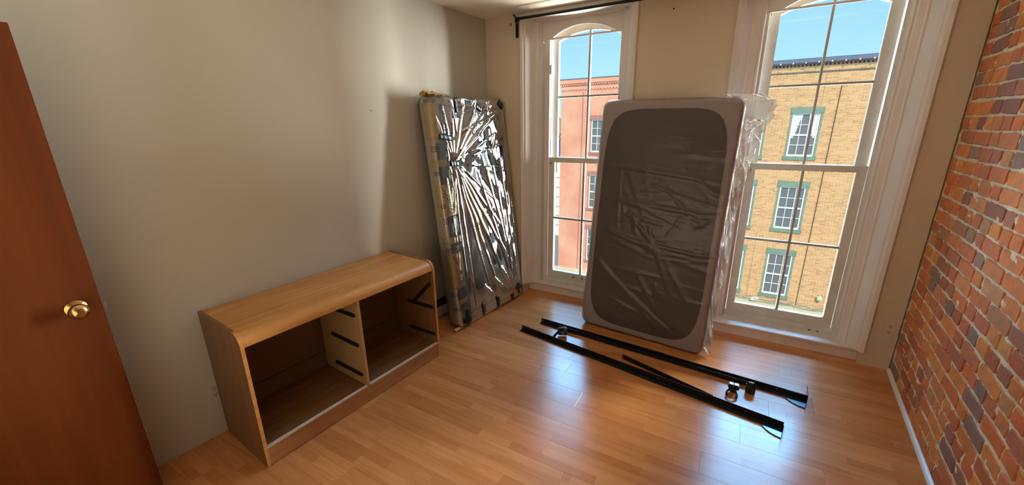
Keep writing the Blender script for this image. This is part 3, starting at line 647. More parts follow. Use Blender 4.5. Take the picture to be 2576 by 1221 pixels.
# clear plastic bag
V, N_, fs = rounded(W2 + .014, T2 + .012, H2 + .014, .065, .032, 110, 8, 190)
V[:, 0] -= .007; V[:, 1] -= .006; V[:, 2] -= .007
ln_ = []
q = random.Random(3)
for k in range(60):
    x0 = q.uniform(.05, .87); z0 = q.uniform(.1, 1.65); a = q.choice([q.uniform(-.35, .2), q.uniform(-.35, .2), q.uniform(.6, 2.6)]); L_ = q.uniform(.08, .45)
    ln_.append((x0, z0, x0 + L_ * math.cos(a), z0 + L_ * math.sin(a), q.uniform(.002, .006), q.uniform(.008, .035)))
for x0, z0, x1, z1 in ((.30, .95, .62, .62), (.45, .86, .66, .40), (.10, .55, .60, .12), (.12, .50, .72, .10), (.40, .52, .60, .22), (.55, .45, .62, .24), (.10, 1.30, .75, 1.24), (.08, 1.05, .8, 1.0), (.15, .80, .55, .70), (.3, .75, .85, .72)):
    ln_.append((x0, z0, x1, z1, .010, .022))
D1 = ridges(V[:, 0], V[:, 2], ln_); front = (N_[:, 1] < -.2)
V2 = V + N_ * (np.clip(D1, 0, .006) * np.where(front, 1, .25))[:, None]
sd = (N_[:, 0] < -.5); V2[:, 0] -= np.where(sd, .004 * np.abs(np.sin(V[:, 2] * 19) * np.sin(V[:, 2] * 7.3)), 0)
# floor contact kept
V2[:, 2] = np.maximum(V2[:, 2], -.010)
np_build(V2, fs, 'plastic_bag', M_film2, r2, m2)
# loose bunched plastic along the right edge
def flap(name, path, mt, parent, mw, seed, ny_=7, amp=.010):
    """path rows: (x_inner, x_outer, y, z) from top to bottom"""
    q = np.random.RandomState(seed); n_ = 120; nw = 16
    P_ = np.array(path, float); t = np.linspace(0, 1, len(P_)); tt = np.linspace(0, 1, n_)
    R0 = np.stack([np.interp(tt, t, P_[:, k]) for k in range(4)], -1); Vv = []; ff = []
    ph = q.uniform(0, 6, 12); fr_ = q.uniform(8, 42, 12); fw_ = q.uniform(1, 7, 12)
    jag = q.uniform(-.5, 1, n_); jag = np.convolve(jag, [.25, .5, .25], 'same')
    for i in range(n_):
        xi, xo, yy, zz = R0[i]; xo = xo + jag[i] * .18 * (xo - xi)
        for j in range(nw):
            s_ = j / (nw - 1); wv = sum(math.sin(fr_[k] * zz + fw_[k] * s_ + ph[k]) for k in range(12)) / 4
            wv2 = sum(math.cos(fr_[k] * zz * .8 + fw_[k] * s_ + ph[k] * 2) for k in range(12)) / 4
            Vv.append((xi + (xo - xi) * s_ + amp * .4 * wv2 * s_, yy + amp * wv * (.3 + s_) , zz + amp * .8 * wv2 * s_))
    for i in range(n_ - 1):
        for j in range(nw - 1):
            a = i * nw + j; ff.append((a, a + 1, a + nw + 1, a + nw))
    o = np_build(np.array(Vv), ff, name, mt, parent, mw, smooth=False)
    sm = o.modifiers.new('thick', 'SOLIDIFY'); sm.thickness = .0006
    return o
fp = flap('plastic_flap', [(.80, 1.00, .050, 1.790), (.90, 1.085, .052, 1.745), (.915, 1.085, .052, 1.66), (.925, 1.045, .055, 1.56), (.925, 1.025, .055, 1.45), (.925, 1.000, .055, 1.30), (.925, .985, .055, 1.1), (.925, .975, .055, .9), (.925, .980, .05, .7), (.925, .968, .05, .5), (.925, .962, .05, .3), (.925, .975, .045, .12), (.915, .975, .035, .015)], M_film3, r2, m2, 4)
tag(fp, 'loose bunched plastic along the right edge')
flap('plastic_flap', [(.02, -.012, .03, 1.74), (.0, -.040, .035, 1.66), (.0, -.046, .035, 1.56), (.0, -.020, .03, 1.40), (.0, -.014, .03, 1.0), (.0, -.022, .03, .85), (.0, -.012, .03, .5), (.0, -.010, .03, .1)], M_film2, r2, m2, 21, amp=.006)
flap('plastic_flap', [(.925, 1.075, .03, 1.745), (.925, 1.060, .028, 1.64), (.925, .985, .03, 1.56), (.925, .97, .02, 1.3), (.925, .958, .02, .9), (.925, .955, .02, .5), (.925, .963, .015, .1)], M_film3, r2, m2, 9, amp=.008)

# --- plastic-wrapped dark mattress in the left corner
m1 = lean((-1.800, 2.295, .017), (.115, .993), math.radians(6.3), 0.0)
W1, T1, H1 = .872, .125, 1.80
r1 = empty('mattress', m1); tag(r1, 'dark mattress in crinkled clear plastic with black tape, leaning in the left corner', 'mattress', 'wrapped mattresses leaning on the walls')
M_m1 = mat('navy_ticking', (.050, .050, .066), .8, bump=(300, .3, .001))
M_m1s = mat('white_border_fabric', (.62, .56, .48), .85, bump=(60, .3, .003))
M_cream = mat('cream_printed_film', (.66, .50, .19), .38, bump=(30, .4, .004), var=(12, (.74, .62, .34), .6))
M_teal = mat('dark_teal_print', (.010, .045, .050), .5)
M_tape = mat('black_tape', (.006, .006, .008), .22)
M_ink = mat('black_print', (.03, .022, .012), .6)
V, N_, fs = rounded(W1, T1, H1, .055, .030, 40, 8, 70)
me = np_build(V, fs, 'body', M_m1s, r1, m1); me.data.materials.append(M_m1)
pm = []
for pl in me.data.polygons:
    c_ = pl.center; pm.append(1 if (c_.y < .014 and .035 < c_.x < W1 - .02 and .075 < c_.z < H1 - .04) else 0)
me.data.polygons.foreach_set('material_index', pm)
def seg_film(x0, x1, z0, z1, name, m_, off=.0025, wrapc=False, thick=.0008, label=None, n_=12):
    """strip lying on the front face; negative x continues round the rounded left edge on to the side"""
    r_ = .030; Vv = []; ff = []; cols = []
    xs = np.linspace(x0, x1, n_ + 1)
    for x_ in xs:
        # arc-length parameter: x >= r_ on the front; below that follow the rim, then the side
        if x_ >= r_: p_ = (x_, -off); 
        else:
            s_ = r_ - x_; al = s_ / r_
            if al <= math.pi / 2: p_ = (r_ - (r_ + off) * math.sin(al), r_ - (r_ + off) * math.cos(al))
            else: p_ = (-off, r_ + (s_ - r_ * math.pi / 2))
        cols.append(p_)
    nz_ = max(2, int(abs(z1 - z0) / .03))
    for k in range(nz_ + 1):
        zz = z0 + (z1 - z0) * k / nz_
        for p_ in cols: Vv.append((p_[0], p_[1] + 0.0012 * math.sin(zz * 80 + p_[0] * 30), zz))
    for k in range(nz_):
        for j in range(n_): a = k * (n_ + 1) + j; ff.append((a, a + 1, a + n_ + 2, a + n_ + 1))
    o = np_build(np.array(Vv), ff, name, m_, r1, m1)
    sm = o.modifiers.new('thick', 'SOLIDIFY'); sm.thickness = thick
    if label: o['label'] = label
    return o
for (x0, x1, z0, z1) in ((-.06, .085, 1.50, 1.755), (-.05, .095, 1.300, 1.350), (-.045, .135, .925, 1.165), (-.045, .135, .705, .755), (-.045, .125, .335, .625), (.02, .115, .198, .240)):
    seg_film(x0, x1, z0, z1, 'cream_print', M_cream, label='cream printed band of the plastic')
M_band = mat('dark_band_print', (.020, .028, .040), .35)
for (x0, x1, z0, z1) in ((.012, .13, 1.352, 1.475), (.010, .13, 1.167, 1.298), (.018, .135, .757, .921), (.018, .135, .630, .702), (.02, .125, .242, .332), (.03, .115, .13, .196)):
    seg_film(x0, x1, z0, z1, 'dark_band', M_band, off=.0022)
# ring and line doodles printed on the cream bands
def doodle(pts, rad=.0022, m_=M_ink):
    mb = MB(); mb.tube([(x_, -.0045, z_) for x_, z_ in pts], rad, 5); return mb.build('printed_line', m_, r1, mat=m1)
def onside(px, pz, off=.0045):
    r_ = .030
    if px >= r_: return (px, -off, pz)
    s_ = r_ - px; al = s_ / r_
    if al <= math.pi / 2: return (r_ - (r_ + off) * math.sin(al), r_ - (r_ + off) * math.cos(al), pz)
    return (-off, r_ + s_ - r_ * math.pi / 2, pz)
def doodle2(pts, rad=.0022, m_=M_ink):
    mb = MB(); mb.tube([onside(*p_) for p_ in pts], rad, 5); return mb.build('printed_line', m_, r1, mat=m1)
for rr_ in (.006, .016): doodle2([(.004 + rr_ * math.cos(a), 1.005 + rr_ * math.sin(a)) for a in np.linspace(0, 6.28, 18)], .003)
for k in range(6): doodle2([(.062 + (.010 + .006 * k) * math.cos(a), 1.02 - .017 * k + .010 * math.sin(a)) for a in np.linspace(.2, 2.94, 10)], .002)
doodle2([(.012, 1.10), (.035, 1.09), (.052, 1.06), (.06, 1.035)], .0025); doodle2([(.012, 1.08), (.03, 1.07), (.045, 1.05)], .0025)
doodle2([(.095, 1.155), (.105, 1.14), (.092, 1.13), (.108, 1.115), (.094, 1.10), (.104, 1.09)], .0025)
doodle2([(.10 + .017 * math.cos(a), .975 + .012 * math.sin(a)) for a in np.linspace(0, 6.28, 14)], .002)
doodle2([(.012, 1.14), (.03, 1.10), (.09, 1.05)], .002)
for k in range(5): doodle2([(.045 + .012 * math.cos(a), .415 - .014 * k + .012 * math.sin(a)) for a in np.linspace(.1, 2.2, 8)], .002)
doodle2([(.02, .60), (.04, .56), (.055, .52), (.05, .57), (.028, .61)], .0025); doodle2([(.035, .50), (.05, .47), (.06, .44)], .0025)
doodle2([(.085 + .020 * math.cos(a), .405 + .016 * math.sin(a)) for a in np.linspace(0, 6.28, 14)], .002)
doodle2([(.07, .48), (.08, .46), (.075, .44), (.09, .47), (.095, .445)], .003)
doodle2([(.02, 1.60), (.05, 1.64), (.07, 1.60), (.085, 1.56)], .002)
# mirrored lettering showing through the film
def lettering(txt, cx_, cz_, size, sx, shear=0, m_=M_teal, tiltr=0.0):
    t = text_mesh(txt, size, m_, 'lettering', shear=shear)
    nv = len(t.vertices); co = np.zeros(nv * 3); t.vertices.foreach_get('co', co); co = co.reshape(-1, 3)
    out_ = []
    c_, s_ = math.cos(tiltr), math.sin(tiltr)
    for a, b, d_ in co:
        a *= -sx; a, b = a * c_ - b * s_, a * s_ + b * c_
        p_ = onside(cx_ + a, cz_ + b, .005 + d_); out_ += list(p_)
    t.vertices.foreach_set('co', out_); t.update()
    o = bpy.data.objects.new('lettering', t); COL.objects.link(o); o.parent = r1; o.matrix_world = m1; return o
lettering('HOLES', .035, 1.428, .060, .75)
lettering('smallest', .030, 1.255, .060, .62, .35)
lettering('HOLE', .040, .885, .062, .70)
lettering('smallest', .045, .665, .064, .66, .35)
lettering('HOLES', .010, .290, .052, .72)
lettering('smallest', .010, .165, .050, .66, .35)
lettering('smallest', .01, 1.778, .055, .6, .35)
lettering('HOLES', .62, .48, .03, .5, 0, M_teal, 1.45)
# film wrapped round the mattress, gathered at the taped point
V, N_, fs = rounded(W1 + .020, T1 + .016, H1 + .022, .060, .034, 170, 8, 300)
V[:, 0] -= .010; V[:, 1] -= .008; V[:, 2] -= .009
q = random.Random(5); ln_ = []
PX, PZ = .165, 1.33
for a, L_, am_, wd in [(-78, 1.25, .010, .014), (-73, 1.25, .012, .016), (-67, 1.2, .014, .02), (-60, 1.05, .014, .018), (-52, .8, .010, .016), (-40, .6, .008, .014), (20, .55, .010, .020), (33, .70, .016, .024), (42, .72, .014, .020), (52, .55, .012, .020), (68, .45, .012, .018), (84, .42, .010, .016), (98, .40, .010, .016), (112, .35, .008, .014), (10, .7, .008, .018), (-12, .6, .006, .016), (-88, 1.2, .012, .014), (-95, .9, .010, .012), (-100, .5, .008, .012)]:
    ar = math.radians(a); ln_.append((PX, PZ, PX + L_ * math.cos(ar), PZ + L_ * math.sin(ar), am_, wd))
for x0, z0, x1, z1, am_ in ((.42, 1.22, .58, .62, .008), (.52, 1.25, .70, .50, .010), (.62, 1.25, .74, .30, .010), (.72, 1.3, .80, .2, .010), (.80, 1.4, .84, .25, .012), (.50, .95, .74, .12, .014),
                            (.34, .26, .46, .12, .016), (.46, .30, .64, .12, .014), (.60, .35, .72, .10, .014), (.80, .5, .74, .10, .012), (.70, .6, .735, .10, .012), (.06, 1.2, .09, .2, .008), (.10, 1.6, .14, .4, .008),
                            (.30, 1.74, .80, 1.70, .010), (.28, 1.68, .55, 1.74, .010), (.5, 1.6, .84, 1.74, .012), (.3, 1.55, .84, 1.72, .010), (.20, 1.78, .24, 1.5, .010), (.48, 1.78, .52, 1.64, .010)):
    ln_.append((x0, z0, x1, z1, am_, .016))
for k in range(55):
    x0 = q.uniform(.3, .84); z0 = q.uniform(.2, 1.75)
    if z0 < .95 - .9 * (x0 - .3): continue
    a = q.uniform(0, math.pi); L_ = q.uniform(.03, .14)
    ln_.append((x0, z0, x0 + L_ * math.cos(a), z0 + L_ * math.sin(a), q.uniform(-.005, .006), q.uniform(.006, .018)))
D1 = np.clip(ridges(V[:, 0], V[:, 2], ln_), -.004, .030); lump = .0065 * (1 + np.sin(V[:, 0] * 21 + 2 * np.sin(V[:, 2] * 6)) * np.sin(V[:, 2] * 13 + 1.5 * np.sin(V[:, 0] * 11))) * np.clip((V[:, 0] - .15) / .1, 0, 1) * np.clip((W1 - V[:, 0]) / .08, 0, 1) * (.25 + .75 * np.clip((V[:, 2] - .75 + .9 * (V[:, 0] - .2)) / .2, 0, 1))
ff_ = np.clip(-N_[:, 1], 0, 1)
TAPES = ((.045, 1.520, .170, 1.500, .038), (.125, 1.315, .215, 1.308, .040), (.030, .052, .125, .052, .042), (.095, .148, .095, -.030, .050), (.286, .122, .292, -.030, .036), (.485, .118, .492, -.035, .040), (.700, .062, .715, -.035, .040),
         (.775, .085, .86, .095, .040), (.805, .125, .812, .025, .018), (.262, 1.800, .268, 1.690, .036), (.500, 1.745, .560, 1.715, .040), (.790, 1.790, .85, 1.745, .050))
for tp in TAPES:
    dx, dz = tp[2] - tp[0], tp[3] - tp[1]; t_ = np.clip(((V[:, 0] - tp[0]) * dx + (V[:, 2] - tp[1]) * dz) / (dx * dx + dz * dz), 0, 1)
    dd = np.hypot(V[:, 0] - tp[0] - t_ * dx, V[:, 2] - tp[1] - t_ * dz); k_ = np.clip((dd - tp[4] * .55) / .03, 0, 1); D1 = D1 * k_; lump = lump * k_
V2 = V + N_ * ((D1 * (.15 + .85 * ff_)) + np.abs(lump) * ff_)[:, None]
top_ = (V[:, 2] > H1 - .03); V2[:, 2] += np.where(top_, .007 * np.sin(V[:, 0] * 40) * np.sin(V[:, 1] * 30 + 1) + .018 * np.exp(-((V[:, 0] - .06) / .06) ** 2), 0)
V2[:, 2] = np.maximum(V2[:, 2], -.012)
fw_ = np_build(V2, fs, 'plastic_wrap', M_film1, r1, m1); fw_.data.materials.append(M_film1b)
fa = np.array(fs); cxm = V[fa].mean(1); nmn = N_[fa].mean(1)
fw_.data.polygons.foreach_set('material_index', [1 if (c_[0] < .135 or n_[1] > -.5) else 0 for c_, n_ in zip(cxm, nmn)])
# crumpled curl of bag at the top near corner
q = np.random.RandomState(2); Vv = []; ff = []
for i in range(26):
    for j in range(12):
        a = i / 25; b = j / 11
        Vv.append((-.03 + .20 * a + q.uniform(-.006, .006), .07 - .105 * b + q.uniform(-.006, .006), H1 + .008 + .030 * math.sin(math.pi * b) * (1 - .55 * a) + q.uniform(-.007, .009)))
for i in range(25):
    for j in range(11): k = i * 12 + j; ff.append((k, k + 1, k + 13, k + 12))
co_ = np_build(np.array(Vv), ff, 'bag_end', M_cream, r1, m1, smooth=False); tag(co_, 'crumpled cream end of the plastic bag'); co_.data.materials.append(M_teal)
co_.data.polygons.foreach_set('material_index', [1 if (0.25 < (i // 11) / 25 < .6 and 5 < i % 11 < 8) else 0 for i in range(len(ff))])
Vv2 = [(a * .9 - .02, b, c_ - H1 - .01) for a, b, c_ in Vv]
co2 = np_build(np.array([(a, .02 + .4 * b, max(-.008, (c_) * .45)) for a, b, c_ in Vv2]), ff, 'bag_end', M_cream, r1, m1, smooth=False)
tag(co2, 'crumpled cream end of the plastic bag')
# black tape pieces
def tape(x0, z0, x1, z1, wd, over=.0, name='tape'):
    """tape from (x0,z0) to (x1,z1) on the film, wrapped under the bottom rim when z is small"""
    d_ = Vector((x1 - x0, z1 - z0)); L_ = d_.length; t = d_ / L_; nn = Vector((-t.y, t.x)) * wd / 2; n_ = 10; Vv = []; ff = []
    for k in range(n_ + 1):
        c_ = Vector((x0, z0)) + t * (L_ * k / n_)
        for sg in (-1, -.33, .33, 1):
            p_ = c_ + nn * sg; y_ = -.0125 - .001 * math.sin(k * 1.9 + sg)
            r_ = .034
            if p_.y < r_:   # roll under the lower rim
                s_ = r_ - p_.y; al = min(s_ / r_, 1.45); yy = r_ - (r_ + .011) * math.cos(al); zz = r_ - (r_ + .012) * math.sin(al); Vv.append((p_.x, yy - .001, max(zz, -.012)))
            elif p_.x > W1 - .03: s_ = p_.x - (W1 - .03); al = min(s_ / .03, 1.57); Vv.append((W1 - .03 + .043 * math.sin(al), .03 - .0435 * math.cos(al), p_.y))
            elif p_.x < .03: s_ = .03 - p_.x; al = min(s_ / .03, 1.57); Vv.append((.03 - .0425 * math.sin(al), .03 - .0430 * math.cos(al) + max(0, s_ - .047), p_.y))
            else: Vv.append((p_.x, y_, p_.y))
    for k in range(n_):
        for j in range(3): a = k * 4 + j; ff.append((a, a + 1, a + 5, a + 4))
    o = np_build(np.array(Vv), ff, name, M_tape, r1, m1); sm = o.modifiers.new('thick', 'SOLIDIFY'); sm.thickness = .0008
    return o
for tp in TAPES: tape(*tp)

# ------------------------------------------------------------------ bed-frame rails on the floor
def rail(pa, pb, label, spec):
    a = Vector((*pa, 0)); b = Vector((*pb, 0)); d_ = b - a; L_ = d_.length; ang = math.atan2(d_.y, d_.x)
    mw = Matrix.Translation(a) @ Matrix.Rotation(ang, 4, 'Z'); r = empty('bed_frame_rail', mw); tag(r, label, 'bed frame', 'bed frame rails on the floor')
    t = .0028; hgt = .038
    mb = MB(); mb.prism([(-.036, .001), (.0, .001), (.0, hgt), (-t, hgt), (-t, .001 + t), (-.036, .001 + t)], 0, L_ * spec['split'], 'x'); mb.build('angle_iron', M_black, r, mat=mw)
    mb = MB(); mb.prism([(-.040, .005), (-.004, .005), (-.004, hgt + .003 - spec['drop']), (-.004 - t, hgt + .003 - spec['drop']), (-.004 - t, .005 + t), (-.040, .005 + t)], L_ * (spec['split'] - .12), L_, 'x'); mb.build('angle_iron', M_black, r, mat=mw)
    # rivet holes catching the light
    for x_ in spec['rivets']:
        mb = MB(); mb.lathe([(.0035, 0), (.0035, -.002), (.002, -.003)], (x_ * L_, -.0075, hgt * .62), 'y', 8); mb.build('rivet', M_steel, r, mat=mw)
    # cross arm folded along the rail
    c0, c1, cy0, cy1 = spec['arm']; hx = MB()
    p0 = Vector((c0 * L_, cy0, 0)); p1 = Vector((c1 * L_, cy1, 0)); dd = (p1 - p0).normalized(); nn = Vector((-dd.y, dd.x, 0))
    def armp(s_, off, z): v_ = p0 + dd * s_ + nn * off; return (v_.x, v_.y, z)
    LA = (p1 - p0).length; prof = [(-.0, .006), (.0, .036), (.0028, .036), (.0028, .009), (.03, .009), (.03, .006)]
    vs_ = [armp(0, o_, z_) for o_, z_ in prof] + [armp(LA, o_, z_) for o_, z_ in prof]; k_ = len(prof)
    hx.add(vs_, [tuple(range(k_))[::-1], tuple(range(k_, 2 * k_))] + [(i, (i + 1) % k_, k_ + (i + 1) % k_, k_ + i) for i in range(k_)]); hx.build('cross_arm', M_black, r, mat=mw)
    # head-board bracket at the far end: upright plate and quarter-round gusset
    mb = MB(); mb.box(L_, L_ + .003, -.088, .030, .001, .080); mb.build('end_plate', M_blackg, r, mat=mw, bevel=.001)
    mb = MB(); pts = [(L_, -.004)] + [(L_ - .105 * math.sin(a_), -.004 - .092 * math.cos(a_)) for a_ in [math.pi / 2 * k / 10 for k in range(11)]]
    mb.prism(pts, .0045, .0070, 'z'); mb.build('gusset', M_guss, r, mat=mw)
    mb = MB(); mb.box(L_ - .100, L_, -.0105, -.0075, .008, .036); mb.build('bracket_tab', M_black, r, mat=mw)
    # legs: plastic cups with pressed-steel holders
    for (lx, ly, kind, rot) in spec['feet']:
        lo = empty('leg', mw @ Matrix.Translation((lx, ly, 0)) @ Matrix.Rotation(rot, 4, 'Z') @ Matrix.Scale({'cup': 1.2, 'glide': 1.12, 'caster': 1.45}[kind], 4), r); lw_ = lo.matrix_world.copy()
        if kind == 'cup':
            c_ = MB(); c_.lathe([(.020, .001), (.0225, .004), (.0235, .044), (.0215, .048), (.0200, .047), (.0195, .030), (.001, .029)], n=24); smooth_by_angle(c_.build('cup_foot', M_blackp, lo, mat=lw_), 40)
            c_ = MB(); c_.prism([(-.009, .030), (.009, .030), (.011, .060), (-.011, .060)], -.002, .002, 'y'); c_.build('tab', M_steel, lo, mat=lw_)
        elif kind == 'glide':
            c_ = MB(); c_.prism([(-.024, -.016), (.024, -.016), (.028, 0), (.024, .016), (-.024, .016), (-.028, 0)], .022, .046, 'z'); c_.lathe([(.016, .001), (.018, .022)], n=14); c_.build('glide_foot', M_blackp, lo, mat=lw_, bevel=.002)
            c_ = MB(); c_.box(-.022, -.003, -.012, .010, .0465, .051); c_.box(.003, .022, -.012, .010, .0465, .051); c_.build('tab', M_steel, lo, mat=lw_)
            c_ = MB(); c_.tube([(-.030, -.058, .004), (-.030, -.052, .024), (-.020, -.046, .038), (-.004, -.042, .044), (.010, -.046, .036), (.018, -.054, .020), (.018, -.060, .004)], .0055, 8); smooth_by_angle(c_.build('spring_clip', M_blackg, lo, mat=lw_))
        else:
            c_ = MB(); c_.lathe([(.001, -.026), (.018, -.026), (.0225, -.020), (.0235, .016), (.0215, .022), (.001, .023)], (.012, 0, .030), 'x', 22); smooth_by_angle(c_.build('caster_wheel', M_blackp, lo, mat=lw_), 40)
            c_ = MB(); c_.prism([(-.045, .002), (-.020, .034), (.0, .052), (.012, .056), (.020, .050), (.004, .040), (-.014, .024), (-.030, .002)], -.020, -.016, 'y'); c_.build('fork', M_blackg, lo, mat=lw_)
            c_ = MB(); c_.box(-.012, .034, .020, .024, .016, .050); c_.build('holder_plate', M_black, lo, mat=lw_, bevel=.001)
            c_ = MB(); c_.lathe([(.010, 0), (.010, .003), (.004, .005)], (.012, -.030, .030), 'y', 14); c_.build('axle_cap', M_steel, lo, mat=lw_)
    return r
rail((-1.378, 2.556), (.385, 2.262), 'black steel bed rail nearest the camera, lying on the floor with caster feet behind it',
     dict(split=.62, drop=.0, rivets=[.012, .05, .62, .90, .985], arm=(.46, .80, .095, .008), feet=[(1.510, .175, 'glide', .15)]))
rail((-1.291, 2.742), (.515, 2.598), 'black steel bed rail closer to the grey mattress, lying on the floor with caster feet',
     dict(split=.55, drop=.004, rivets=[.012, .05, .92, .985], arm=(.10, .84, -.036, -.046), feet=[(1.535, -.100, 'cup', .2), (.240, -.120, 'caster', .5)]))

# ------------------------------------------------------------------ outside
KX = 1.25; YF = 20.0
def F(x, z): return (x * KX, 1.6 + (z - 1.6) * KX)
GZ = -8.6
M_tan = mat('tan_brick', (.6, .35, .17), .9, rnd=['island', [(0, s2l((196, 146, 102))), (.35, s2l((210, 160, 110))), (.7, s2l((220, 172, 122))), (1, s2l((188, 134, 96)))]])
M_tanm = mat('pale_mortar', s2l((232, 208, 160)), .95)
M_org = mat('painted_brick', s2l((222, 150, 122)), .9, var=(.9, s2l((234, 178, 146)), .8), rnd=None)
M_dent = mat('dentil_brick', s2l((178, 124, 88)), .9)
M_green = mat('green_painted_stone', s2l((128, 148, 128)), .8, var=(5, s2l((100, 126, 108)), .6))
M_redst = mat('red_painted_stone', s2l((178, 122, 108)), .8)
M_wfr = mat('white_frame_paint', (.85, .84, .78), .5)
M_dglass = mat('dark_far_glass', (.15, .155, .16), .25, spec=.5)
M_curt = mat('white_curtain', (.75, .74, .70), .9)
M_roof = mat('dark_metal_roof_edge', s2l((96, 104, 122)), .5)
M_cream2 = mat('cream_cornice', s2l((206, 206, 170)), .8)
M_cable = mat('grey_cable', s2l((150, 150, 138)), .6)
M_cabled = mat('dark_cable', (.05, .045, .04), .6)

def brick_rows(mb, x0, x1, z0, z1, holes, lw, ch, gap, y, proud, seed):
    q = random.Random(seed); z = z0; row = 0
    while z < z1 - ch * .5:
        zt = min(z + ch - gap, z1)
        spans = [(x0, x1)]
        for (a, b, c_, d_) in holes:
            if zt > c_ and z < d_:
                ns = []
                for s_, t_ in spans:
                    if b <= s_ or a >= t_: ns.append((s_, t_))
                    else:
                        if a > s_: ns.append((s_, a))
                        if b < t_: ns.append((b, t_))
                spans = ns
        x = x0 - (row % 2) * lw / 2; hd = row % 7 == 6
        while x < x1:
            w_ = lw / 2 if hd else lw
            for s_, t_ in spans:
                a, b = max(x, s_), min(x + w_ - gap, t_)
                if b - a > .02:
                    yy = y - proud - q.uniform(0, .004)
                    mb.add([(a, yy, z), (b, yy, z), (b, yy, zt), (a, yy, zt), (a, y, z), (b, y, z), (b, y, zt), (a, y, zt)],
                           [(0, 1, 2, 3), (0, 4, 5, 1), (1, 5, 6, 2), (2, 6, 7, 3), (3, 7, 4, 0)])
            x += w_
        z += ch; row += 1
def box_obj(name, x0, x1, y0_, y1_, z0, z1, m_, par, bevel=0, label=None):
    o = MB().box(x0, x1, y0_, y1_, z0, z1).build(name, m_, par, mat=I4, bevel=bevel)
    if label: o['label'] = label
    return o
def far_window(par, xa, xb, za, zb, m_st, lint, sill, frame_sides=True, curtain=False, cols=3):
    """xa..xb lintel extent, za..zb window opening"""
    y_ = YF; iw0, iw1 = xa + .10, xb - .10
    box_obj('lintel', xa, xb, y_ - .05, y_ + .06, zb, zb + lint, m_st, par)
    box_obj('window_sill', xa - .01, xb + .01, y_ - .08, y_ + .08, za - sill, za, m_st, par)
    if frame_sides:
        box_obj('stone_jamb', xa + .03, iw0, y_ - .03, y_ + .10, za, zb, m_st, par); box_obj('stone_jamb', iw1, xb - .03, y_ - .03, y_ + .10, za, zb, m_st, par)
    w_ = empty('sash_window', Matrix.Translation(((xa + xb) / 2, y_ + .05, za)), par)
    zm = (za + zb) / 2; fr = .055
    mb = MB(); mb.box(iw0, iw0 + fr, y_ + .02, y_ + .09, za, zb); mb.box(iw1 - fr, iw1, y_ + .02, y_ + .09, za, zb); mb.box(iw0 + fr, iw1 - fr, y_ + .02, y_ + .09, za, za + fr * 1.3)
    mb.box(iw0 + fr, iw1 - fr, y_ + .02, y_ + .09, zb - fr, zb); mb.box(iw0 + fr, iw1 - fr, y_ + .03, y_ + .09, zm - .03, zm + .03)
    pw = (iw1 - iw0 - 2 * fr) / cols
    for k in range(1, cols): mb.box(iw0 + fr + pw * k - .012, iw0 + fr + pw * k + .012, y_ + .04, y_ + .085, za + fr, zb - fr)
    for zz in ((za + fr + zm) / 2, (zm + zb - fr) / 2): mb.box(iw0 + fr, iw1 - fr, y_ + .042, y_ + .085, zz - .012, zz + .012)
    mb.build('sash_frame', M_wfr, w_, mat=I4)
    zsr = [(za + fr, (za + fr + zm) / 2), ((za + fr + zm) / 2, zm), (zm, (zm + zb - fr) / 2), ((zm + zb - fr) / 2, zb - fr)]
    for k in range(cols):
        for (z0, z1) in zsr: MB().box(iw0 + fr + pw * k, iw0 + fr + pw * (k + 1), y_ + .075, y_ + .080, z0, z1).build('pane', M_dglass, w_, mat=I4)
    if curtain:
        mb = MB()
        for sg, xs_ in ((1, iw0 + fr), (-1, iw1 - fr)):
            mb.prism([(xs_, zb - fr), (xs_ + sg * .30, zb - fr), (xs_ + sg * .22, zb - .30), (xs_ + sg * .10, zm - .05), (xs_ + sg * .06, zm - .12), (xs_, zm - .12)], y_ + .066, y_ + .0735, 'y')
        mb.build('curtain', M_curt, w_, mat=I4)

# tan brick building across the street
tb = empty('tan_brick_building', Matrix.Translation((2.0, YF, GZ))); tag(tb, 'tan brick building with green stone lintels across the street, seen through the right window', 'building')
tx0, tx1 = F(-2.2, 0)[0], F(6.5, 0)[0]; ztop = F(0, 3.22)[1]; zbot = F(0, -4.78)[1]
rows_ = [(.50, 1.84), (-1.93, -.49), (-4.36, -2.84)]; cols_ = [(1.18, 2.06), (-.28, .60)]
holes = []
for (a, b) in cols_:
    for (c_, d_) in rows_:
        xa, xb = F(a, 0)[0], F(b, 0)[0]; za, zb = F(0, c_)[1], F(0, d_)[1]; holes.append((xa + .02, xb - .02, za - .12, zb + .22)); 
mb = MB(); 
zz_ = sorted(set([GZ, ztop] + [h_[2] + .05 for h_ in holes] + [h_[3] - .02 for h_ in holes]))
xs_ = sorted(set([tx0, tx1] + [h_[0] + .05 for h_ in holes] + [h_[1] - .05 for h_ in holes]))
mb.box(tx0, tx1, YF + .12, YF + .4, GZ, ztop)
for i in range(len(xs_) - 1):
    for j in range(len(zz_) - 1):
        cx_, cz_ = (xs_[i] + xs_[i + 1]) / 2, (zz_[j] + zz_[j + 1]) / 2
        if not any(h_[0] < cx_ < h_[1] and h_[2] < cz_ < h_[3] for h_ in holes): mb.box(xs_[i], xs_[i + 1], YF, YF + .12, zz_[j], zz_[j + 1])
mb.build('wall', M_tanm, tb, mat=I4)
bw = MB(); brick_rows(bw, F(-.75, 0)[0], F(3.7, 0)[0], zbot, F(0, 3.03)[1], holes, .215, .0665, .016, YF, .008, 1)
brick_rows(bw, F(-.75, 0)[0], F(3.7, 0)[0], F(0, 3.06)[1], F(0, 3.19)[1], [], .215, .0665, .016, YF - .03, .008, 2)
tag(bw.build('bricks', M_tan, tb, mat=I4), 'courses of tan bricks', kind='stuff')
box_obj('belt_course', F(-.75, 0)[0], F(3.7, 0)[0], YF - .03, YF, F(0, 3.055)[1], F(0, 3.20)[1], M_tanm, tb)
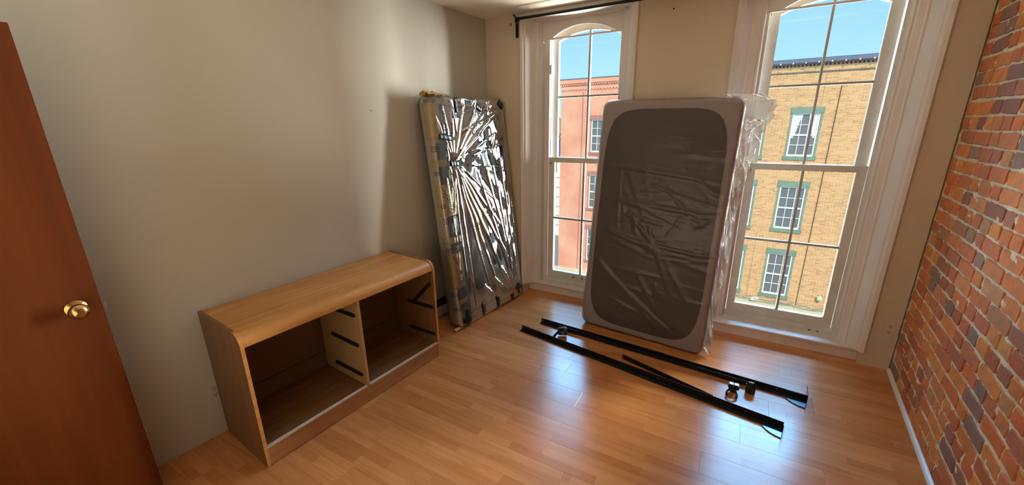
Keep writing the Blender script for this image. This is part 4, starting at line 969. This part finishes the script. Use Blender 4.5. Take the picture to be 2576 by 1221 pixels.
box_obj('drip_edge', F(-.75, 0)[0], F(3.7, 0)[0], YF - .06, YF, F(0, 3.035)[1], F(0, 3.055)[1], M_roof, tb)
for k in range(46):
    x_ = F(-.75, 0)[0] + k * .122
    box_obj('dentil', x_, x_ + .065, YF - .11, YF - .03, F(0, 3.20)[1], F(0, 3.235)[1] + .03, M_dent, tb)
mb = MB(); mb.prism([(YF - .20, F(0, 3.27)[1]), (YF - .26, F(0, 3.30)[1]), (YF - .26, F(0, 3.40)[1]), (YF - .2, F(0, 3.425)[1]), (YF + .3, F(0, 3.425)[1]), (YF + .3, F(0, 3.24)[1]), (YF, F(0, 3.24)[1])], tx0, tx1, 'x')
mb.build('roof_edge', M_roof, tb, mat=I4)
for k in range(14):
    x_ = F(-.6, 0)[0] + k * .40
    box_obj('gutter_clip', x_, x_ + .035, YF - .275, YF - .255, F(0, 3.275)[1], F(0, 3.315)[1], M_wfr, tb)
for ci, (a, b) in enumerate(cols_):
    for ri_, (c_, d_) in enumerate(rows_):
        far_window(tb, F(a, 0)[0], F(b, 0)[0], F(0, c_)[1], F(0, d_)[1], M_green, .22, .13, True, curtain=(ri_ == 0))
mb = MB(); mb.tube([(F(2.345, 0)[0], YF - .035, F(0, 2.62)[1]), (F(2.335, 0)[0], YF - .035, F(0, -1.0)[1]), (F(2.32, 0)[0], YF - .035, F(0, -4.62)[1])], .012, 6); mb.build('conduit', M_cabled, tb, mat=I4)
mb = MB(); mb.tube([(F(1.93, 0)[0], YF - .03, F(0, 3.03)[1]), (F(1.93, 0)[0], YF - .03, F(0, 2.08)[1])], .006, 5); mb.build('conduit', M_cable, tb, mat=I4)
mb = MB(); mb.tube([(F(.82, 0)[0], YF - .03, F(0, -2.2)[1]), (F(.80, 0)[0], YF - .03, F(0, -4.6)[1])], .008, 5); mb.build('conduit', M_cable, tb, mat=I4)
mb = MB(); x_, z_ = F(2.92, -4.15); mb.lathe([(.03, .05), (.09, .0), (.11, -.10), (.07, -.16)], (x_, YF - .14, z_), 'z', 12); mb.box(x_ - .03, x_ + .03, YF - .10, YF, z_ - .02, z_ + .06); mb.build('wall_light', M_cream2, tb, mat=I4)
# storefront cornice and cables low on the facade
mb = MB(); zc_ = F(0, -4.66)[1]
mb.prism([(YF, zc_), (YF - .45, zc_ - .10), (YF - .50, zc_ - .16), (YF - .50, zc_ - .30), (YF - .30, zc_ - .40), (YF - .30, zc_ - .9), (YF, zc_ - .9)], tx0, tx1, 'x'); mb.build('storefront_cornice', M_cream2, tb, mat=I4)
for k in range(8):
    x_ = F(.5, 0)[0] + k * .55
    mb = MB(); mb.box(x_, x_ + .10, YF - .56, YF - .30, zc_ - .32, zc_ - .09); mb.build('cornice_bracket', M_green, tb, mat=I4)
q = random.Random(8)
for k in range(4):
    pts = []; ph = q.uniform(0, 6)
    for i in range(40):
        x_ = F(.45, 0)[0] + i * .09; pts.append((x_, YF - .30 - .03 * k, zc_ + .12 + .05 * k + .07 * math.sin(i * .33 + ph) + .02 * math.sin(i * 1.1)))
    mb = MB(); mb.tube(pts, .012, 5); mb.build('cable', M_cable, tb, mat=I4, smooth=True)
mb = MB(); cx_ = F(1.05, 0)[0]
mb.tube([(cx_ + .14 * math.cos(t_ * .7) * (1 + .2 * math.sin(t_)), YF - .38, zc_ + .17 + .09 * math.sin(t_ * .75)) for t_ in range(40)], .010, 5); mb.build('cable_coil', M_wfr, tb, mat=I4, smooth=True)

# orange painted brick building
ob = empty('orange_brick_building', Matrix.Translation((-6.5, YF, GZ))); tag(ob, 'orange painted brick building with dentil cornice, seen through the left window', 'building')
ox0, ox1 = F(-6.72, 0)[0], F(-2.25, 0)[0]; otop = F(0, 3.16)[1]
orow = [(.50, 1.77), (-1.82, -.43), (-4.15, -2.72)]; holes = []
for (c_, d_) in orow: xa, xb = F(-5.49, 0)[0], F(-4.62, 0)[0]; holes.append((xa + .02, xb - .02, F(0, c_)[1] - .12, F(0, d_)[1] + .2))
mb = MB(); mb.box(ox0, ox1, YF + .12, YF + 6, GZ, otop)
xs_ = sorted(set([ox0, ox1] + [h_[0] + .05 for h_ in holes] + [h_[1] - .05 for h_ in holes])); zz_ = sorted(set([GZ, otop] + [h_[2] + .05 for h_ in holes] + [h_[3] - .02 for h_ in holes]))
for i in range(len(xs_) - 1):
    for j in range(len(zz_) - 1):
        cx_, cz_ = (xs_[i] + xs_[i + 1]) / 2, (zz_[j] + zz_[j + 1]) / 2
        if not any(h_[0] < cx_ < h_[1] and h_[2] < cz_ < h_[3] for h_ in holes): mb.box(xs_[i], xs_[i + 1], YF, YF + .12, zz_[j], zz_[j + 1])
mb.build('wall', M_org, ob, mat=I4)
bw = MB(); brick_rows(bw, ox0, F(-3.9, 0)[0], F(0, -4.9)[1], F(0, 2.92)[1], holes, .215, .0665, .005, YF, .0015, 5)
tag(bw.build('bricks', M_org, ob, mat=I4), 'painted brick courses', kind='stuff')
for k, (z0, z1, pr) in enumerate(((2.93, 3.06, .05), (3.10, 3.15, .12), (3.15, 3.22, .17), (3.22, 3.30, .12))):
    box_obj('cornice_course', ox0 - pr, ox1, YF - pr, YF + 6, F(0, z0)[1], F(0, z1)[1], M_org, ob)
for k in range(30):
    x_ = ox0 + .0 + k * .11; box_obj('dentil', x_, x_ + .055, YF - .11, YF - .05, F(0, 3.065)[1], F(0, 3.10)[1], M_org, ob)
for k in range(22):
    x_ = ox0 + k * .15; box_obj('scallop', x_, x_ + .08, YF - .045, YF, F(0, 2.93)[1] - .05, F(0, 2.93)[1], M_org, ob)
box_obj('roof_edge', ox0 - .14, ox1, YF - .14, YF + 6, F(0, 3.30)[1], F(0, 3.335)[1], M_roof, ob)
for (c_, d_) in orow: far_window(ob, F(-5.49, 0)[0], F(-4.62, 0)[0], F(0, c_)[1], F(0, d_)[1], M_redst, .20, .11, False)
mb = MB(); mb.tube([(F(-5.79, 0)[0], YF - .03, F(0, 2.8)[1]), (F(-5.80, 0)[0], YF - .03, F(0, -4.6)[1])], .022, 6); mb.build('downpipe', M_redst, ob, mat=I4)
mb = MB(); mb.prism([(YF, zc_), (YF - .40, zc_ - .10), (YF - .45, zc_ - .30), (YF - .2, zc_ - .40), (YF - .2, zc_ - .8), (YF, zc_ - .8)], ox0 - .2, ox1, 'x'); mb.build('storefront_cornice', M_cream2, ob, mat=I4)
# street and neighbours far behind
st = MB().box(-80, 60, 3.9, 160, GZ - .2, GZ).build('street', mat('asphalt', (.30, .29, .27), .9, bump=(3, .3, .02))); tag(st, kind='structure')
M_leaf = mat('tree_leaves', s2l((140, 138, 84)), .9, var=(2.0, s2l((92, 104, 66)), 1.0), bump=(4, 1, .3))
hl = MB(); nH = 40
for i in range(nH):
    for j in range(8):
        x_ = -60 + i * 1.5; y_ = 95 + j * 4; h_ = 12.5 * math.sin(math.pi * min(1, (j + 1) / 8) * .5) * (0.7 + .3 * math.sin(i * .35)); hl.v.append((x_, y_, GZ + h_ - (0 if j else h_)))
for i in range(nH - 1):
    for j in range(7): k = i * 8 + j; hl.f.append((k, k + 8, k + 9, k + 1)); hl.m.append(0)
tag(hl.build('hill', mat('hill_scrub', s2l((176, 160, 128)), .95, var=(.4, s2l((140, 140, 104)), .7), coord='Generated'), smooth=True), 'distant brown hill beyond the street at the left window edge', 'hill')
for k, (tx, ty, th) in enumerate(((-18.6, 46, 9.6), (-24.5, 50, 9.0), (-14.0, 52, 8.0))):
    t = empty('leafy_tree', Matrix.Translation((tx, ty, GZ))); tag(t, ['olive leafy tree beside the orange building corner', 'olive leafy tree left of the other trees beyond the orange building', 'olive leafy tree mostly hidden behind the orange building'][k], 'tree', 'trees beyond the orange building')
    mwt = Matrix.Translation((tx, ty, GZ)); MB().tube([(0, 0, 0), (.1, 0, th * .5), (0, 0, th * .8)], [.25, .18, .06], 8).build('trunk', M_rust, t, mat=mwt)
    q = random.Random(k); cm = MB()
    for i in range(1500):
        a, b = q.uniform(0, 6.28), math.acos(q.uniform(-1, 1)); rr_ = q.uniform(.6, 1) ; c_ = (2.2 * rr_ * math.sin(b) * math.cos(a), 2.2 * rr_ * math.sin(b) * math.sin(a), th * .66 + th * .36 * rr_ * math.cos(b)); s_ = .22
        v_ = [Vector(c_) + Vector((q.uniform(-s_, s_), q.uniform(-s_, s_), q.uniform(-s_, s_))) for _ in range(3)]; cm.add(v_, [(0, 1, 2)])
    tag(cm.build('foliage', M_leaf, t, mat=mwt), kind='stuff')
gh = empty('low_white_house', Matrix.Translation((-15.5, 36, GZ))); tag(gh, 'low white house with grey roof beyond the orange building corner', 'house')
box_obj('wall', -19.0, -12.5, 34, 40, GZ, -.9, mat('white_siding', (.80, .78, .70), .8), gh)
mb = MB(); mb.prism([(33.6, -.9), (40.4, -.9), (37, .15)], -19.2, -12.3, 'x'); mb.build('roof', M_roof, gh, mat=I4)
for k in range(4): box_obj('window', -18.4 + k * 1.5, -17.6 + k * 1.5, 33.95, 34.02, -2.6, -1.5, M_dglass, gh)
for k in range(6): box_obj('siding_board', -19.0, -12.5, 33.97, 34.0, -7.6 + k * .9, -7.56 + k * .9, M_cable, gh)
